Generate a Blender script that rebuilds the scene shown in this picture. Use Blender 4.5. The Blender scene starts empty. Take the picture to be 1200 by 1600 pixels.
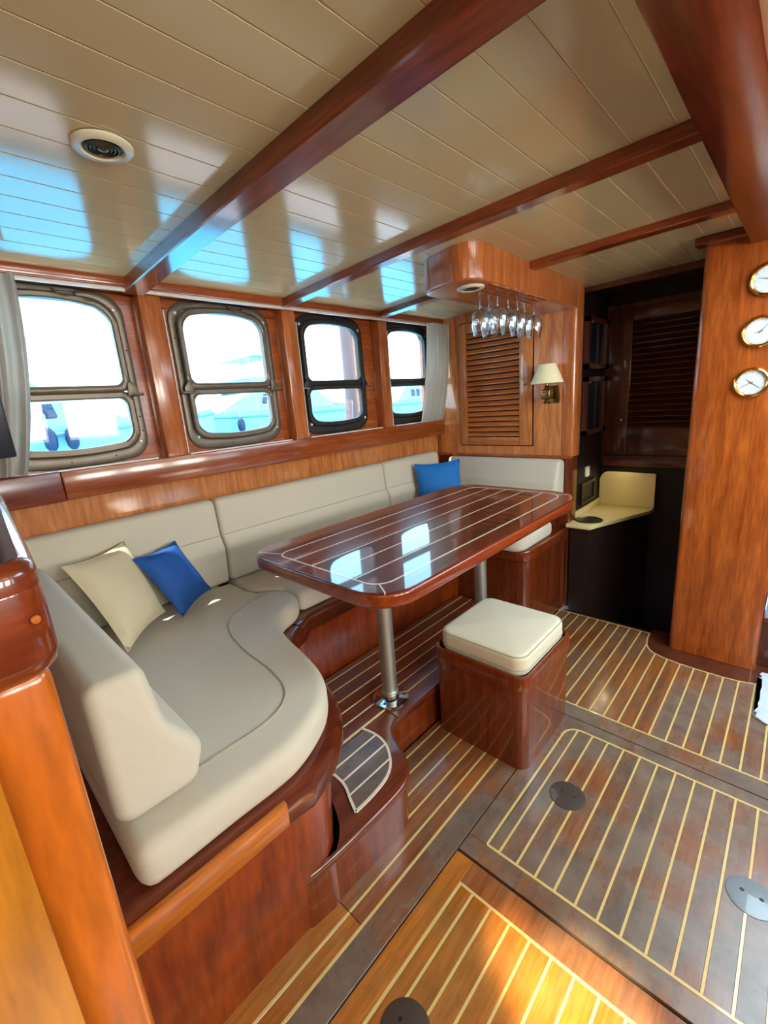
import bpy, bmesh, math, random
from mathutils import Vector, Matrix
random.seed(4)
S = bpy.context.scene
COL = S.collection
PI = math.pi

# ---------------------------------------------------------------- camera
# X runs forward along the cabin, Y towards the windows, Z up, metres
cam = bpy.data.cameras.new('camera')
cam.sensor_fit = 'HORIZONTAL'; cam.sensor_width = 36.0; cam.lens = 682.27*36/1200
cam.clip_start = 0.02; cam.clip_end = 500
camo = bpy.data.objects.new('camera', cam); COL.objects.link(camo)
RR = ((0.68177295, -0.72772744, -0.07482261), (-0.22740456, -0.11360505, -0.967151), (0.69532209, 0.67639239, -0.24294139))
M = Matrix(((RR[0][0], -RR[1][0], -RR[2][0]), (RR[0][1], -RR[1][1], -RR[2][1]), (RR[0][2], -RR[1][2], -RR[2][2]))).to_4x4()
M.translation = Vector((0, 0, 1.45))
camo.matrix_world = M
S.camera = camo

# ---------------------------------------------------------------- world, sun, lamps, exposure
S.view_settings.view_transform = 'Standard'; S.view_settings.look = 'None'
S.view_settings.gamma = 1.0; S.view_settings.use_curve_mapping = False
S.view_settings.exposure = 0.04
S.cycles.transparent_max_bounces = 24
W = bpy.data.worlds.new('world'); S.world = W; W.use_nodes = True
nt = W.node_tree; nt.nodes.clear()
wo = nt.nodes.new('ShaderNodeOutputWorld'); bg = nt.nodes.new('ShaderNodeBackground')
tc = nt.nodes.new('ShaderNodeTexCoord'); sp = nt.nodes.new('ShaderNodeSeparateXYZ'); rp = nt.nodes.new('ShaderNodeValToRGB')
nt.links.new(tc.outputs['Generated'], sp.inputs[0]); nt.links.new(sp.outputs['Z'], rp.inputs[0])
nt.links.new(rp.outputs[0], bg.inputs[0]); nt.links.new(bg.outputs[0], wo.inputs[0])
cr = rp.color_ramp; cr.elements[0].position = 0.0; cr.elements[0].color = (0.78, 0.92, 1.0, 1)
cr.elements[1].position = 0.75; cr.elements[1].color = (0.16, 0.42, 0.85, 1)
e = cr.elements.new(0.2); e.color = (0.55, 0.82, 1.0, 1)
e = cr.elements.new(0.42); e.color = (0.32, 0.68, 1.0, 1)
bg.inputs[1].default_value = 7.0

def lamp(name, kind, loc, energy, color, target=None, **kw):
    l = bpy.data.lights.new(name, kind); l.energy = energy; l.color = color
    for k, v in kw.items(): setattr(l, k, v)
    o = bpy.data.objects.new(name, l); COL.objects.link(o); o.location = loc
    if target is not None:
        o.rotation_euler = (Vector(target)-Vector(loc)).to_track_quat('-Z', 'Y').to_euler()
    return o
lamp('sun', 'SUN', (0, 8, 10), 16.0, (1.0, 0.95, 0.85), target=(0+1.12, 8-2.88, 0), angle=0.009)
lamp('skylight', 'AREA', (2.45, -0.52, 2.0), 62, (0.66, 0.86, 1.0), target=(2.45, -0.50, 0), shape='RECTANGLE', size=1.6, size_y=1.0)
lamp('aft_fill', 'AREA', (-0.9, -0.5, 1.9), 6, (1.0, 0.90, 0.74), target=(1.3, 0.7, 0.6), shape='RECTANGLE', size=0.8, size_y=0.7)  # unseen area lamp added behind the camera as warm fill
for wx in (0.05, 0.75, 1.45):
    lamp('starboard_fill', 'AREA', (wx, -1.72, 1.57), 19, (1.0, 0.90, 0.74), target=(wx+0.2, 0.5, 0.8), shape='RECTANGLE', size=0.5, size_y=0.5)  # unseen warm lamps added at the starboard openings to boost the fill
lamp('floor_patch_spot', 'SPOT', (-0.5, -0.5, 2.0), 1700, (1.0, 0.86, 0.52), target=(0.74, 0.20, 0.0), spot_size=math.radians(9), spot_blend=0.8, shadow_soft_size=0.03)  # unseen spot added to throw the warm patch on the near sole
lamp('floor_patch_spot', 'SPOT', (-0.5, -0.5, 2.0), 900, (1.0, 0.72, 0.34), target=(0.78, 0.40, 0.0), spot_size=math.radians(4.5), spot_blend=1.0, shadow_soft_size=0.03)  # second added spot, a smaller blob of the same patch

# ---------------------------------------------------------------- materials
def lin(c):
    return tuple(((x/255)/12.92 if x/255 <= 0.03745 else ((x/255+0.055)/1.055)**2.4) for x in c) + (1,)
def base_mat(name):
    m = bpy.data.materials.new(name); m.use_nodes = True
    return m, m.node_tree, m.node_tree.nodes['Principled BSDF']
def plain(name, col, rough=0.5, metal=0.0, coat=0.0, var=0.06, scale=8, ior=1.5, bump=0.0, emit=None, sheen=0.0):
    m, nt, b = base_mat(name)
    n = nt.nodes.new('ShaderNodeTexNoise'); n.inputs['Scale'].default_value = scale; n.inputs['Detail'].default_value = 4
    t = nt.nodes.new('ShaderNodeTexCoord'); nt.links.new(t.outputs['Object'], n.inputs['Vector'])
    r = nt.nodes.new('ShaderNodeValToRGB'); c = lin(col)
    r.color_ramp.elements[0].color = tuple(x*(1-var) for x in c[:3])+(1,); r.color_ramp.elements[1].color = tuple(min(1, x*(1+var)) for x in c[:3])+(1,)
    nt.links.new(n.outputs['Fac'], r.inputs[0]); nt.links.new(r.outputs[0], b.inputs['Base Color'])
    b.inputs['Roughness'].default_value = rough; b.inputs['Metallic'].default_value = metal
    b.inputs['Coat Weight'].default_value = coat; b.inputs['Coat Roughness'].default_value = 0.05; b.inputs['IOR'].default_value = ior
    if sheen: b.inputs['Sheen Weight'].default_value = sheen
    if bump:
        n2 = nt.nodes.new('ShaderNodeTexNoise'); n2.inputs['Scale'].default_value = 350; n2.inputs['Detail'].default_value = 2
        nt.links.new(t.outputs['Object'], n2.inputs['Vector'])
        n3 = nt.nodes.new('ShaderNodeTexNoise'); n3.inputs['Scale'].default_value = 9; n3.inputs['Detail'].default_value = 3
        nt.links.new(t.outputs['Object'], n3.inputs['Vector'])
        bp = nt.nodes.new('ShaderNodeBump'); bp.inputs['Strength'].default_value = bump; bp.inputs['Distance'].default_value = 0.002
        bp2 = nt.nodes.new('ShaderNodeBump'); bp2.inputs['Strength'].default_value = bump; bp2.inputs['Distance'].default_value = 0.02
        nt.links.new(n2.outputs['Fac'], bp.inputs['Height']); nt.links.new(n3.outputs['Fac'], bp2.inputs['Height'])
        nt.links.new(bp2.outputs[0], bp.inputs['Normal']); nt.links.new(bp.outputs[0], b.inputs['Normal'])
    if emit:
        b.inputs['Emission Color'].default_value = lin(col); b.inputs['Emission Strength'].default_value = emit
    return m
def wood(name, c1, c2, axis='X', rough=0.3, coat=1.0, coatr=0.06, var=0.12, stretch=14, wear=None, wearamt=0.5, ior=1.5, worldpos=False):
    """varnished timber: fine grain stretched along one axis, colour drifting from board to board"""
    m, nt, b = base_mat(name); N = nt.nodes; L = nt.links
    t = N.new('ShaderNodeTexCoord'); oi = N.new('ShaderNodeObjectInfo')
    mul = N.new('ShaderNodeMath'); mul.operation = 'MULTIPLY'; mul.inputs[1].default_value = 37.0
    L.new(oi.outputs['Random'], mul.inputs[0])
    add = N.new('ShaderNodeVectorMath'); add.operation = 'ADD'
    L.new(t.outputs['Object'], add.inputs[0]); L.new(mul.outputs[0], add.inputs[1])
    mp = N.new('ShaderNodeMapping')
    sc = {'X': (1.3, stretch, stretch), 'Y': (stretch, 1.3, stretch), 'Z': (stretch, stretch, 1.3)}[axis]
    mp.inputs['Scale'].default_value = sc; L.new(add.outputs[0], mp.inputs['Vector'])
    n = N.new('ShaderNodeTexNoise'); n.inputs['Scale'].default_value = 2.2; n.inputs['Detail'].default_value = 7; n.inputs['Roughness'].default_value = 0.62
    n.inputs['Distortion'].default_value = 0.4
    L.new(mp.outputs[0], n.inputs['Vector'])
    r = N.new('ShaderNodeValToRGB'); r.color_ramp.elements[0].position = 0.32; r.color_ramp.elements[1].position = 0.68
    r.color_ramp.elements[0].color = lin(c1); r.color_ramp.elements[1].color = lin(c2); L.new(n.outputs['Fac'], r.inputs[0])
    n2 = N.new('ShaderNodeTexNoise'); n2.inputs['Scale'].default_value = 9; n2.inputs['Detail'].default_value = 4
    L.new(mp.outputs[0], n2.inputs['Vector'])
    dk = N.new('ShaderNodeMapRange'); dk.inputs[1].default_value = 0.35; dk.inputs[2].default_value = 0.65; dk.inputs[3].default_value = 0.80; dk.inputs[4].default_value = 1.12
    L.new(n2.outputs['Fac'], dk.inputs[0])
    rv = N.new('ShaderNodeMapRange'); rv.inputs[3].default_value = 1-var; rv.inputs[4].default_value = 1+var; L.new(oi.outputs['Random'], rv.inputs[0])
    mm = N.new('ShaderNodeMath'); mm.operation = 'MULTIPLY'; L.new(dk.outputs[0], mm.inputs[0]); L.new(rv.outputs[0], mm.inputs[1])
    vm = N.new('ShaderNodeVectorMath'); vm.operation = 'SCALE'; L.new(r.outputs[0], vm.inputs[0]); L.new(mm.outputs[0], vm.inputs['Scale'])
    out = vm.outputs[0]
    if wear:
        g = N.new('ShaderNodeNewGeometry'); n3 = N.new('ShaderNodeTexNoise'); n3.inputs['Scale'].default_value = 3.2; n3.inputs['Detail'].default_value = 7; n3.inputs['Roughness'].default_value = 0.65
        L.new(g.outputs['Position'], n3.inputs['Vector'])
        wr = N.new('ShaderNodeMapRange'); wr.inputs[1].default_value = 0.46-0.12*wearamt; wr.inputs[2].default_value = 0.62-0.1*wearamt; wr.inputs[4].default_value = wearamt
        L.new(n3.outputs['Fac'], wr.inputs[0])
        mx = N.new('ShaderNodeMix'); mx.data_type = 'RGBA'; L.new(wr.outputs[0], mx.inputs['Factor']); L.new(out, mx.inputs['A'])
        n4 = N.new('ShaderNodeTexNoise'); n4.inputs['Scale'].default_value = 11; n4.inputs['Detail'].default_value = 8; n4.inputs['Roughness'].default_value = 0.7
        L.new(g.outputs['Position'], n4.inputs['Vector'])
        m4 = N.new('ShaderNodeMapRange'); m4.inputs[1].default_value = 0.38; m4.inputs[2].default_value = 0.60; m4.inputs[3].default_value = 0.62; m4.inputs[4].default_value = 1.15; L.new(n4.outputs['Fac'], m4.inputs[0])
        v4 = N.new('ShaderNodeVectorMath'); v4.operation = 'SCALE'; v4.inputs[0].default_value = lin(wear)[:3]; L.new(m4.outputs[0], v4.inputs['Scale']); L.new(v4.outputs[0], mx.inputs['B'])
        out = mx.outputs['Result']
        rr = N.new('ShaderNodeMapRange'); rr.inputs[3].default_value = coatr; rr.inputs[4].default_value = coatr+0.22; L.new(wr.outputs[0], rr.inputs[0]); L.new(rr.outputs[0], b.inputs['Coat Roughness'])
    else: b.inputs['Coat Roughness'].default_value = coatr
    L.new(out, b.inputs['Base Color'])
    b.inputs['Roughness'].default_value = rough; b.inputs['Coat Weight'].default_value = coat; b.inputs['Coat IOR'].default_value = ior
    b.inputs['Specular IOR Level'].default_value = 0.3
    return m
def glassy(name, tint=(1, 1, 1), k=0.9, floor_=0.04, rough=0.02, p=4.0):
    m = bpy.data.materials.new(name); m.use_nodes = True; nt = m.node_tree; nt.nodes.clear()
    o = nt.nodes.new('ShaderNodeOutputMaterial'); mx = nt.nodes.new('ShaderNodeMixShader'); t = nt.nodes.new('ShaderNodeBsdfTransparent'); g = nt.nodes.new('ShaderNodeBsdfGlossy')
    f = nt.nodes.new('ShaderNodeLayerWeight'); f.inputs[0].default_value = 0.5
    q = nt.nodes.new('ShaderNodeMath'); q.operation = 'POWER'; q.inputs[1].default_value = p
    a = nt.nodes.new('ShaderNodeMath'); a.operation = 'MULTIPLY_ADD'; a.inputs[1].default_value = k; a.inputs[2].default_value = floor_; a.use_clamp = True
    t.inputs[0].default_value = tint+(1,); g.inputs['Roughness'].default_value = rough
    nt.links.new(f.outputs['Facing'], q.inputs[0]); nt.links.new(q.outputs[0], a.inputs[0]); nt.links.new(a.outputs[0], mx.inputs[0]); nt.links.new(t.outputs[0], mx.inputs[1]); nt.links.new(g.outputs[0], mx.inputs[2]); nt.links.new(mx.outputs[0], o.inputs[0])
    return m

MT = dict(
    ceil=plain('cream_ceiling_paint', (206, 192, 150), 0.13, ior=1.75, var=0.02, scale=2),
    groove=plain('groove_highlight', (250, 242, 212), 0.5),  # paler than the boards: highlight on the groove edges put into the colour
    beam=wood('beam_varnish', (104, 42, 18), (150, 70, 32), 'Y', coatr=0.12),
    girder=wood('girder_varnish', (92, 34, 18), (128, 52, 28), 'X', coatr=0.2),
    trimx=wood('trim_varnish', (120, 52, 20), (160, 80, 36), 'X', coatr=0.12),
    wallx=wood('wall_varnish', (130, 60, 22), (176, 92, 40), 'X', coatr=0.15),
    wallz=wood('panel_varnish', (172, 98, 46), (214, 140, 78), 'Z', coatr=0.10, stretch=10),
    postz=wood('post_varnish', (158, 84, 40), (196, 116, 62), 'Z', coatr=0.16),
    pillar=wood('pillar_varnish', (136, 60, 18), (184, 96, 36), 'Z', coatr=0.10, stretch=12),
    dark=wood('dark_joinery', (66, 30, 20), (96, 48, 32), 'Z', coatr=0.12),
    darky=wood('dark_louvre', (70, 32, 22), (104, 54, 38), 'Y', coatr=0.15),
    louvre=wood('louvre_slat', (172, 92, 44), (206, 126, 68), 'Y', coatr=0.12),
    panel=wood('settee_panel', (112, 38, 10), (158, 66, 20), 'Z', coatr=0.15, stretch=9),
    board=wood('settee_front_board', (168, 88, 24), (196, 112, 40), 'X', coatr=0.15),
    rim=wood('settee_rim', (74, 26, 14), (108, 44, 22), 'X', coatr=0.05),
    table=wood('table_mahogany', (70, 26, 14), (110, 46, 24), 'X', coatr=0.03, var=0.2, ior=1.65),
    tedge=wood('table_edge', (110, 40, 14), (150, 62, 24), 'X', coatr=0.05),
    stool=wood('stool_mahogany', (88, 32, 10), (122, 52, 18), 'Z', coatr=0.08),
    cap=wood('cap_mahogany', (96, 34, 12), (134, 56, 20), 'X', coatr=0.04),
    corner=wood('corner_teak', (168, 84, 16), (190, 100, 26), 'Z', coatr=0.2, stretch=8),
    body=wood('counter_teak', (172, 106, 22), (204, 134, 40), 'Z', coatr=0.2, stretch=8),
    floor=wood('sole_teak', (112, 62, 30), (152, 92, 48), 'X', coatr=0.10, wear=(104, 88, 72), wearamt=0.55, var=0.22),
    floora=wood('sole_teak_aft', (150, 84, 24), (184, 112, 40), 'X', coatr=0.10, wear=(128, 104, 64), wearamt=0.45, var=0.12),
    floorw=wood('sole_teak_worn', (112, 66, 38), (148, 92, 54), 'X', coatr=0.16, wear=(106, 100, 90), wearamt=0.80, var=0.14),
    plat=wood('platform_teak', (86, 34, 18), (124, 56, 28), 'X', coatr=0.08, wear=(92, 70, 62), wearamt=0.3, var=0.15),
    holly=plain('holly_strip', (204, 178, 114), 0.35, coat=0.7, var=0.08, scale=30),
    hollyw=plain('white_inlay', (226, 214, 190), 0.35, coat=1.0, var=0.05, scale=30),
    caulk=plain('dark_caulk', (24, 18, 14), 0.7),
    fabric=plain('cream_upholstery', (198, 191, 173), 0.85, bump=0.25, var=0.04, scale=5, sheen=0.15),
    fabricb=plain('stool_vinyl', (212, 206, 182), 0.55, bump=0.12, var=0.05, scale=5),
    pipe=plain('cushion_piping', (168, 160, 142), 0.8, var=0.03),
    pbeige=plain('beige_pillow', (204, 192, 160), 0.85, bump=0.35, var=0.05, sheen=0.1),
    pblue=plain('blue_pillow', (14, 78, 156), 0.75, bump=0.35, var=0.15, scale=6),
    pblue2=plain('bright_blue_pillow', (8, 110, 190), 0.75, bump=0.35, var=0.15, scale=6),
    steel=plain('brushed_steel', (190, 194, 186), 0.5, metal=1.0, var=0.03),
    chrome=plain('chrome', (205, 210, 215), 0.1, metal=1.0, var=0.02),
    brass=plain('polished_brass', (214, 168, 84), 0.16, metal=1.0, var=0.05),
    abrass=plain('antique_brass', (140, 118, 74), 0.28, metal=1.0, var=0.2, scale=40),
    bronze=plain('weathered_bronze', (112, 104, 92), 0.42, metal=0.55, var=0.35, scale=14),
    bronzed=plain('dark_bronze', (62, 62, 62), 0.4, metal=0.5, var=0.35, scale=14),
    rubber=plain('grey_seal', (88, 86, 96), 0.6),
    white=plain('white_plastic', (226, 226, 220), 0.35, var=0.02),
    ventw=plain('vent_ring_white', (222, 216, 190), 0.35, var=0.02),
    ventd=plain('vent_dark_metal', (84, 76, 58), 0.35, metal=0.5, var=0.1),
    curtain=plain('curtain_cloth', (214, 204, 192), 0.9, bump=0.2, var=0.05),
    shade=plain('lamp_shade_cloth', (246, 238, 196), 0.8, var=0.03),
    dial=plain('gauge_dial', (214, 224, 232), 0.3, coat=1.0, var=0.02),
    ink=plain('black_ink', (20, 22, 26), 0.5),
    navy=plain('navy_screen', (12, 20, 38), 0.35, var=0.1),
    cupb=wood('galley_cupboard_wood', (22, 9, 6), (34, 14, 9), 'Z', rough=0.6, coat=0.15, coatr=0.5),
    black=plain('gap_shade_black', (10, 7, 7), 0.7),  # black for the painted shade round the louvred door
    counter=plain('cream_counter', (222, 204, 150), 0.35, coat=0.4, var=0.03),
    sink=plain('steel_sink', (90, 92, 92), 0.3, metal=1.0),
    rug=plain('pale_rug', (184, 196, 204), 0.95, bump=0.6, var=0.12, scale=40),
    platel=plain('grey_deck_plate', (112, 124, 132), 0.35, coat=0.5, var=0.2, scale=30),
    hatchp=plain('dark_deck_plate', (62, 50, 42), 0.5, coat=0.5, var=0.35, scale=30),
    pane=glassy('window_pane', (0.97, 1.0, 1.0)),
    wine=glassy('wine_glass', (0.97, 0.99, 0.99), k=0.95, floor_=0.07, p=2.2),
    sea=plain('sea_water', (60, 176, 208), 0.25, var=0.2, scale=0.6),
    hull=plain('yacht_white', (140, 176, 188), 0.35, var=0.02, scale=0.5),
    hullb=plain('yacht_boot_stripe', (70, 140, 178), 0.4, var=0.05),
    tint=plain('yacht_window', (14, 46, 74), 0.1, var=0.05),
    fender=plain('fender_blue', (10, 34, 62), 0.5, var=0.05),
    deck=plain('side_deck_white', (236, 226, 218), 0.5, var=0.03),
    spar=plain('varnished_spar', (110, 76, 70), 0.4, var=0.1),
    navyc=plain('bimini_canvas', (70, 150, 186), 0.8, var=0.05),
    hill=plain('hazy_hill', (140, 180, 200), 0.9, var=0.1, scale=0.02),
)

# ---------------------------------------------------------------- builders
def linkobj(name, me, parent=None, loc=(0, 0, 0)):
    o = bpy.data.objects.new(name, me); COL.objects.link(o)
    if parent is not None:
        o.parent = parent
    o.location = loc
    return o
def worldloc(o):
    v = Vector(o.location)
    while o.parent is not None:
        o = o.parent; v += Vector(o.location)
    return v
def build(name, bm, mat, parent=None, smooth=False, anchor='base'):
    """link one bmesh (in cabin coordinates) as one object whose origin is its own base"""
    bmesh.ops.recalc_face_normals(bm, faces=bm.faces[:])
    xs = [v.co for v in bm.verts]
    lo = Vector((min(v.x for v in xs), min(v.y for v in xs), min(v.z for v in xs))); hi = Vector((max(v.x for v in xs), max(v.y for v in xs), max(v.z for v in xs)))
    c = (lo+hi)/2; c.z = lo.z
    bmesh.ops.translate(bm, verts=bm.verts[:], vec=-c)
    me = bpy.data.meshes.new(name); bm.to_mesh(me); bm.free()
    me.materials.append(MT[mat] if isinstance(mat, str) else mat)
    if smooth:
        for p in me.polygons: p.use_smooth = True
        try: me.set_sharp_from_angle(angle=math.radians(40))
        except Exception: pass
    pl = worldloc(parent) if parent is not None else Vector((0, 0, 0))
    return linkobj(name, me, parent, c-pl)
def thing(name, label, cat, loc=(0, 0, 0), group=None):
    o = bpy.data.objects.new(name, None); COL.objects.link(o); o.location = loc; o.empty_display_size = 0.05
    return tag(o, label, cat, group)
def tag(o, label, cat, group=None):
    o['label'] = label; o['category'] = cat
    if group: o['group'] = group
    return o
def struct(o, label=None):
    o['kind'] = 'structure'
    if label: o['label'] = label
    return o
def structroot(name, loc=(0, 0, 0), label=None):
    o = bpy.data.objects.new(name, None); COL.objects.link(o); o.location = loc; o.empty_display_size = 0.05
    return struct(o, label)
def B(bm, x0, x1, y0, y1, z0, z1, bev=0.0, seg=2):
    m = Matrix.Translation(((x0+x1)/2, (y0+y1)/2, (z0+z1)/2)) @ Matrix.Diagonal((x1-x0, y1-y0, z1-z0, 1))
    r = bmesh.ops.create_cube(bm, size=1.0, matrix=m)
    if bev:
        es = list({e for v in r['verts'] for e in v.link_edges})
        bmesh.ops.bevel(bm, geom=es, offset=bev, segments=seg, profile=0.5, affect='EDGES')
    return bm
def box(name, x0, x1, y0, y1, z0, z1, mat, parent=None, bev=0.0, seg=2):
    return build(name, B(bmesh.new(), x0, x1, y0, y1, z0, z1, bev, seg), mat, parent, smooth=bool(bev and seg > 1))
def rpoly(pts, seg=6):
    """rounded polygon, pts = (x, y, r), counter-clockwise"""
    out = []; n = len(pts)
    for i, (x, y, r) in enumerate(pts):
        p = Vector((x, y)); a = Vector(pts[i-1][:2])-p; b = Vector(pts[(i+1) % n][:2])-p
        a.normalize(); b.normalize()
        if r <= 0: out.append(p); continue
        half = a.angle(b)/2; d = r/math.tan(half); c = p+(a+b).normalized()*(r/math.sin(half))
        s = p+a*d-c; t = p+b*d-c
        a0 = math.atan2(s.y, s.x); a1 = math.atan2(t.y, t.x)
        while a1-a0 > PI: a1 -= 2*PI
        while a1-a0 < -PI: a1 += 2*PI
        for k in range(seg+1):
            q = a0+(a1-a0)*k/seg; out.append(c+Vector((math.cos(q), math.sin(q)))*r)
    return out
def area2(p): return sum(p[i-1].x*p[i].y-p[i].x*p[i-1].y for i in range(len(p)))/2
def ccw(p):
    p = [Vector(q) for q in p]
    return p if area2(p) > 0 else p[::-1]
def inset(p, d):
    n = len(p); out = []
    for i in range(n):
        a = p[i]-p[i-1]; b = p[(i+1) % n]-p[i]
        if a.length < 1e-7: a = b
        if b.length < 1e-7: b = a
        na = Vector((-a.y, a.x)).normalized(); nb = Vector((-b.y, b.x)).normalized(); m = na+nb
        if m.length < 1e-4: m = na
        m.normalize(); k = max(0.45, m.dot(na)); out.append(p[i]+m*(d/k))
    return out
def catmull(pts, n=5, closed=True):
    P = [Vector(p) for p in pts]; out = []; N = len(P)
    rng = range(N) if closed else range(N-1)
    for i in rng:
        g = (lambda k: P[k % N]) if closed else (lambda k: P[max(0, min(N-1, k))])
        a, b, c, d = g(i-1), g(i), g(i+1), g(i+2)
        for k in range(n):
            t = k/n; out.append(0.5*((2*b)+(c-a)*t+(2*a-5*b+4*c-d)*t*t+(3*b-a-3*c+d)*t**3))
    if not closed: out.append(P[-1])
    return out
def off_open(P, d):
    out = []
    for i, p in enumerate(P):
        a = P[min(i+1, len(P)-1)]-P[max(i-1, 0)]; nrm = V2((a.y, -a.x)).normalized(); out.append(p+nrm*d)
    return out
ident = lambda u, v, h: (u, v, h)
def rings(bm, loops, cap=True):
    """skin a list of equal-length closed 3-D loops"""
    R = [[bm.verts.new(p) for p in L] for L in loops]; n = len(R[0])
    for a, b in zip(R, R[1:]):
        for i in range(n):
            bm.faces.new((a[i-1], a[i], b[i], b[i-1]))
    if cap: bm.faces.new(R[0][::-1]); bm.faces.new(R[-1])
    return R
def prism(bm, poly, h0, h1, r=0.0, seg=3, f=ident, r0=None, crown=0.0, crownin=0.06):
    """polygon raised from h0 to h1 with rounded lower and upper edges; f maps (u, v, h) into the cabin"""
    poly = ccw(poly); r0 = r if r0 is None else r0; L = []
    if r0 > 0:
        for k in range(seg): a = PI/2*k/seg; L.append((r0*(1-math.sin(a)), h0+r0*(1-math.cos(a))))
        L.append((0, h0+r0))
    else: L.append((0, h0))
    if r > 0:
        L.append((0, h1-r))
        for k in range(1, seg+1): a = PI/2*k/seg; L.append((r*(1-math.cos(a)), h1-r*(1-math.sin(a))))
    else: L.append((0, h1))
    RR_ = rings(bm, [[f(q.x, q.y, h) for q in inset(poly, d)] for d, h in L], cap=False)
    nf = bm.faces.new(RR_[0][::-1]); nf.normal_update(); bmesh.ops.triangulate(bm, faces=[nf], ngon_method='EAR_CLIP')
    if crown:
        last = inset(poly, r); c = sum(last, Vector((0, 0)))/len(last); prev = RR_[-1]
        for k in range(1, 6):
            t = k/6; loop = [bm.verts.new(f(*(c+(q-c)*(1-t)), h1+crown*math.sin(t*PI/2))) for q in last]
            for i in range(len(loop)): bm.faces.new((prev[i-1], prev[i], loop[i], loop[i-1]))
            prev = loop
        tip = bm.verts.new(f(c.x, c.y, h1+crown))
        for i in range(len(prev)): bm.faces.new((prev[i-1], prev[i], tip))
    else:
        nf = bm.faces.new(RR_[-1]); nf.normal_update(); bmesh.ops.triangulate(bm, faces=[nf], ngon_method='EAR_CLIP')
    return bm
def clip(poly, a, b, c):
    """keep the part of poly where a*x+b*y <= c"""
    out = []; n = len(poly)
    for i in range(n):
        p, q = poly[i-1], poly[i]; dp = a*p.x+b*p.y-c; dq = a*q.x+b*q.y-c
        if (dp <= 0) != (dq <= 0): out.append(p+(q-p)*(dp/(dp-dq)))
        if dq <= 0: out.append(q)
    return out
def slab(bm, poly, z0, z1, ch=0.0008):
    poly = ccw(poly)
    clean = [p for i, p in enumerate(poly) if (p-poly[i-1]).length > 1e-5]
    rings(bm, [[(p.x, p.y, z0) for p in clean], [(p.x, p.y, z1-ch) for p in clean], [(p.x, p.y, z1) for p in inset(clean, ch)]])
    return bm
def ribbon(bm, pts, w, z0, z1, closed=False):
    P = [Vector(p) for p in pts]; n = len(P); Lf = []; Rt = []
    for i in range(n):
        a = P[i]-P[i-1] if (closed or i > 0) else P[1]-P[0]
        b = P[(i+1) % n]-P[i] if (closed or i < n-1) else P[-1]-P[-2]
        na = Vector((-a.y, a.x)).normalized(); nb = Vector((-b.y, b.x)).normalized(); m = (na+nb).normalized(); k = max(0.5, m.dot(na))
        Lf.append(P[i]+m*(w/2/k)); Rt.append(P[i]-m*(w/2/k))
    secs = [[(l.x, l.y, z0), (l.x, l.y, z1), (r.x, r.y, z1), (r.x, r.y, z0)] for l, r in zip(Lf, Rt)]
    V = [[bm.verts.new(c) for c in s] for s in secs]
    for i in range(n if closed else n-1):
        a, b = V[i], V[(i+1) % n]
        for k in range(4): bm.faces.new((a[k-1], a[k], b[k], b[k-1]))
    if not closed: bm.faces.new(V[0][::-1]); bm.faces.new(V[-1])
    return bm
def tube(bm, pts, r, seg=8, closed=False, radii=None):
    P = [Vector(p) for p in pts]; n = len(P); up = None; secs = []
    for i in range(n):
        if closed: d = P[(i+1) % n]-P[i-1]
        else: d = P[min(n-1, i+1)]-P[max(0, i-1)]
        d.normalize()
        if up is None:
            up = Vector((0, 0, 1)) if abs(d.z) < 0.9 else Vector((1, 0, 0))
        u = (up-d*up.dot(d)).normalized(); v = d.cross(u); up = u
        rr = radii[i] if radii else r
        secs.append([P[i]+(u*math.cos(2*PI*k/seg)+v*math.sin(2*PI*k/seg))*rr for k in range(seg)])
    if closed: secs.append(secs[0])
    if closed:
        V = [[bm.verts.new(c) for c in s] for s in secs[:-1]]
        for i in range(n):
            a, b = V[i], V[(i+1) % n]
            for k in range(seg): bm.faces.new((a[k-1], a[k], b[k], b[k-1]))
    else: rings(bm, secs)
    return bm
def lathe(bm, prof, c=(0, 0, 0), axis='Z', seg=32, cap=False):
    """prof = (radius, height); axis 'Z' up, 'x' towards -X, 'd' down"""
    L = []
    for r, h in prof:
        ring = []
        for k in range(seg):
            a = 2*PI*k/seg; u, v = r*math.cos(a), r*math.sin(a)
            p = {'Z': (u, v, h), 'd': (u, -v, -h), 'x': (-h, u, v), 'y': (u, -h, v)}[axis]
            ring.append((c[0]+p[0], c[1]+p[1], c[2]+p[2]))
        L.append(ring)
    rings(bm, L, cap)
    return bm
def copyat(o, dx=0, dy=0, dz=0):
    c = o.copy(); COL.objects.link(c); c.parent = o.parent; c.location = (o.location[0]+dx, o.location[1]+dy, o.location[2]+dz); return c
def copytree(o, loc, label=None):
    """a thing with its parts and sub-parts, moved to loc"""
    r = o.copy(); COL.objects.link(r); r.location = loc
    if label: r['label'] = label
    def rec(src, dst):
        for ch in list(src.children):
            c = ch.copy(); COL.objects.link(c); c.parent = dst; c.location = ch.location; rec(ch, c)
    rec(o, r); return r
bm_ = bmesh.new

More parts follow.
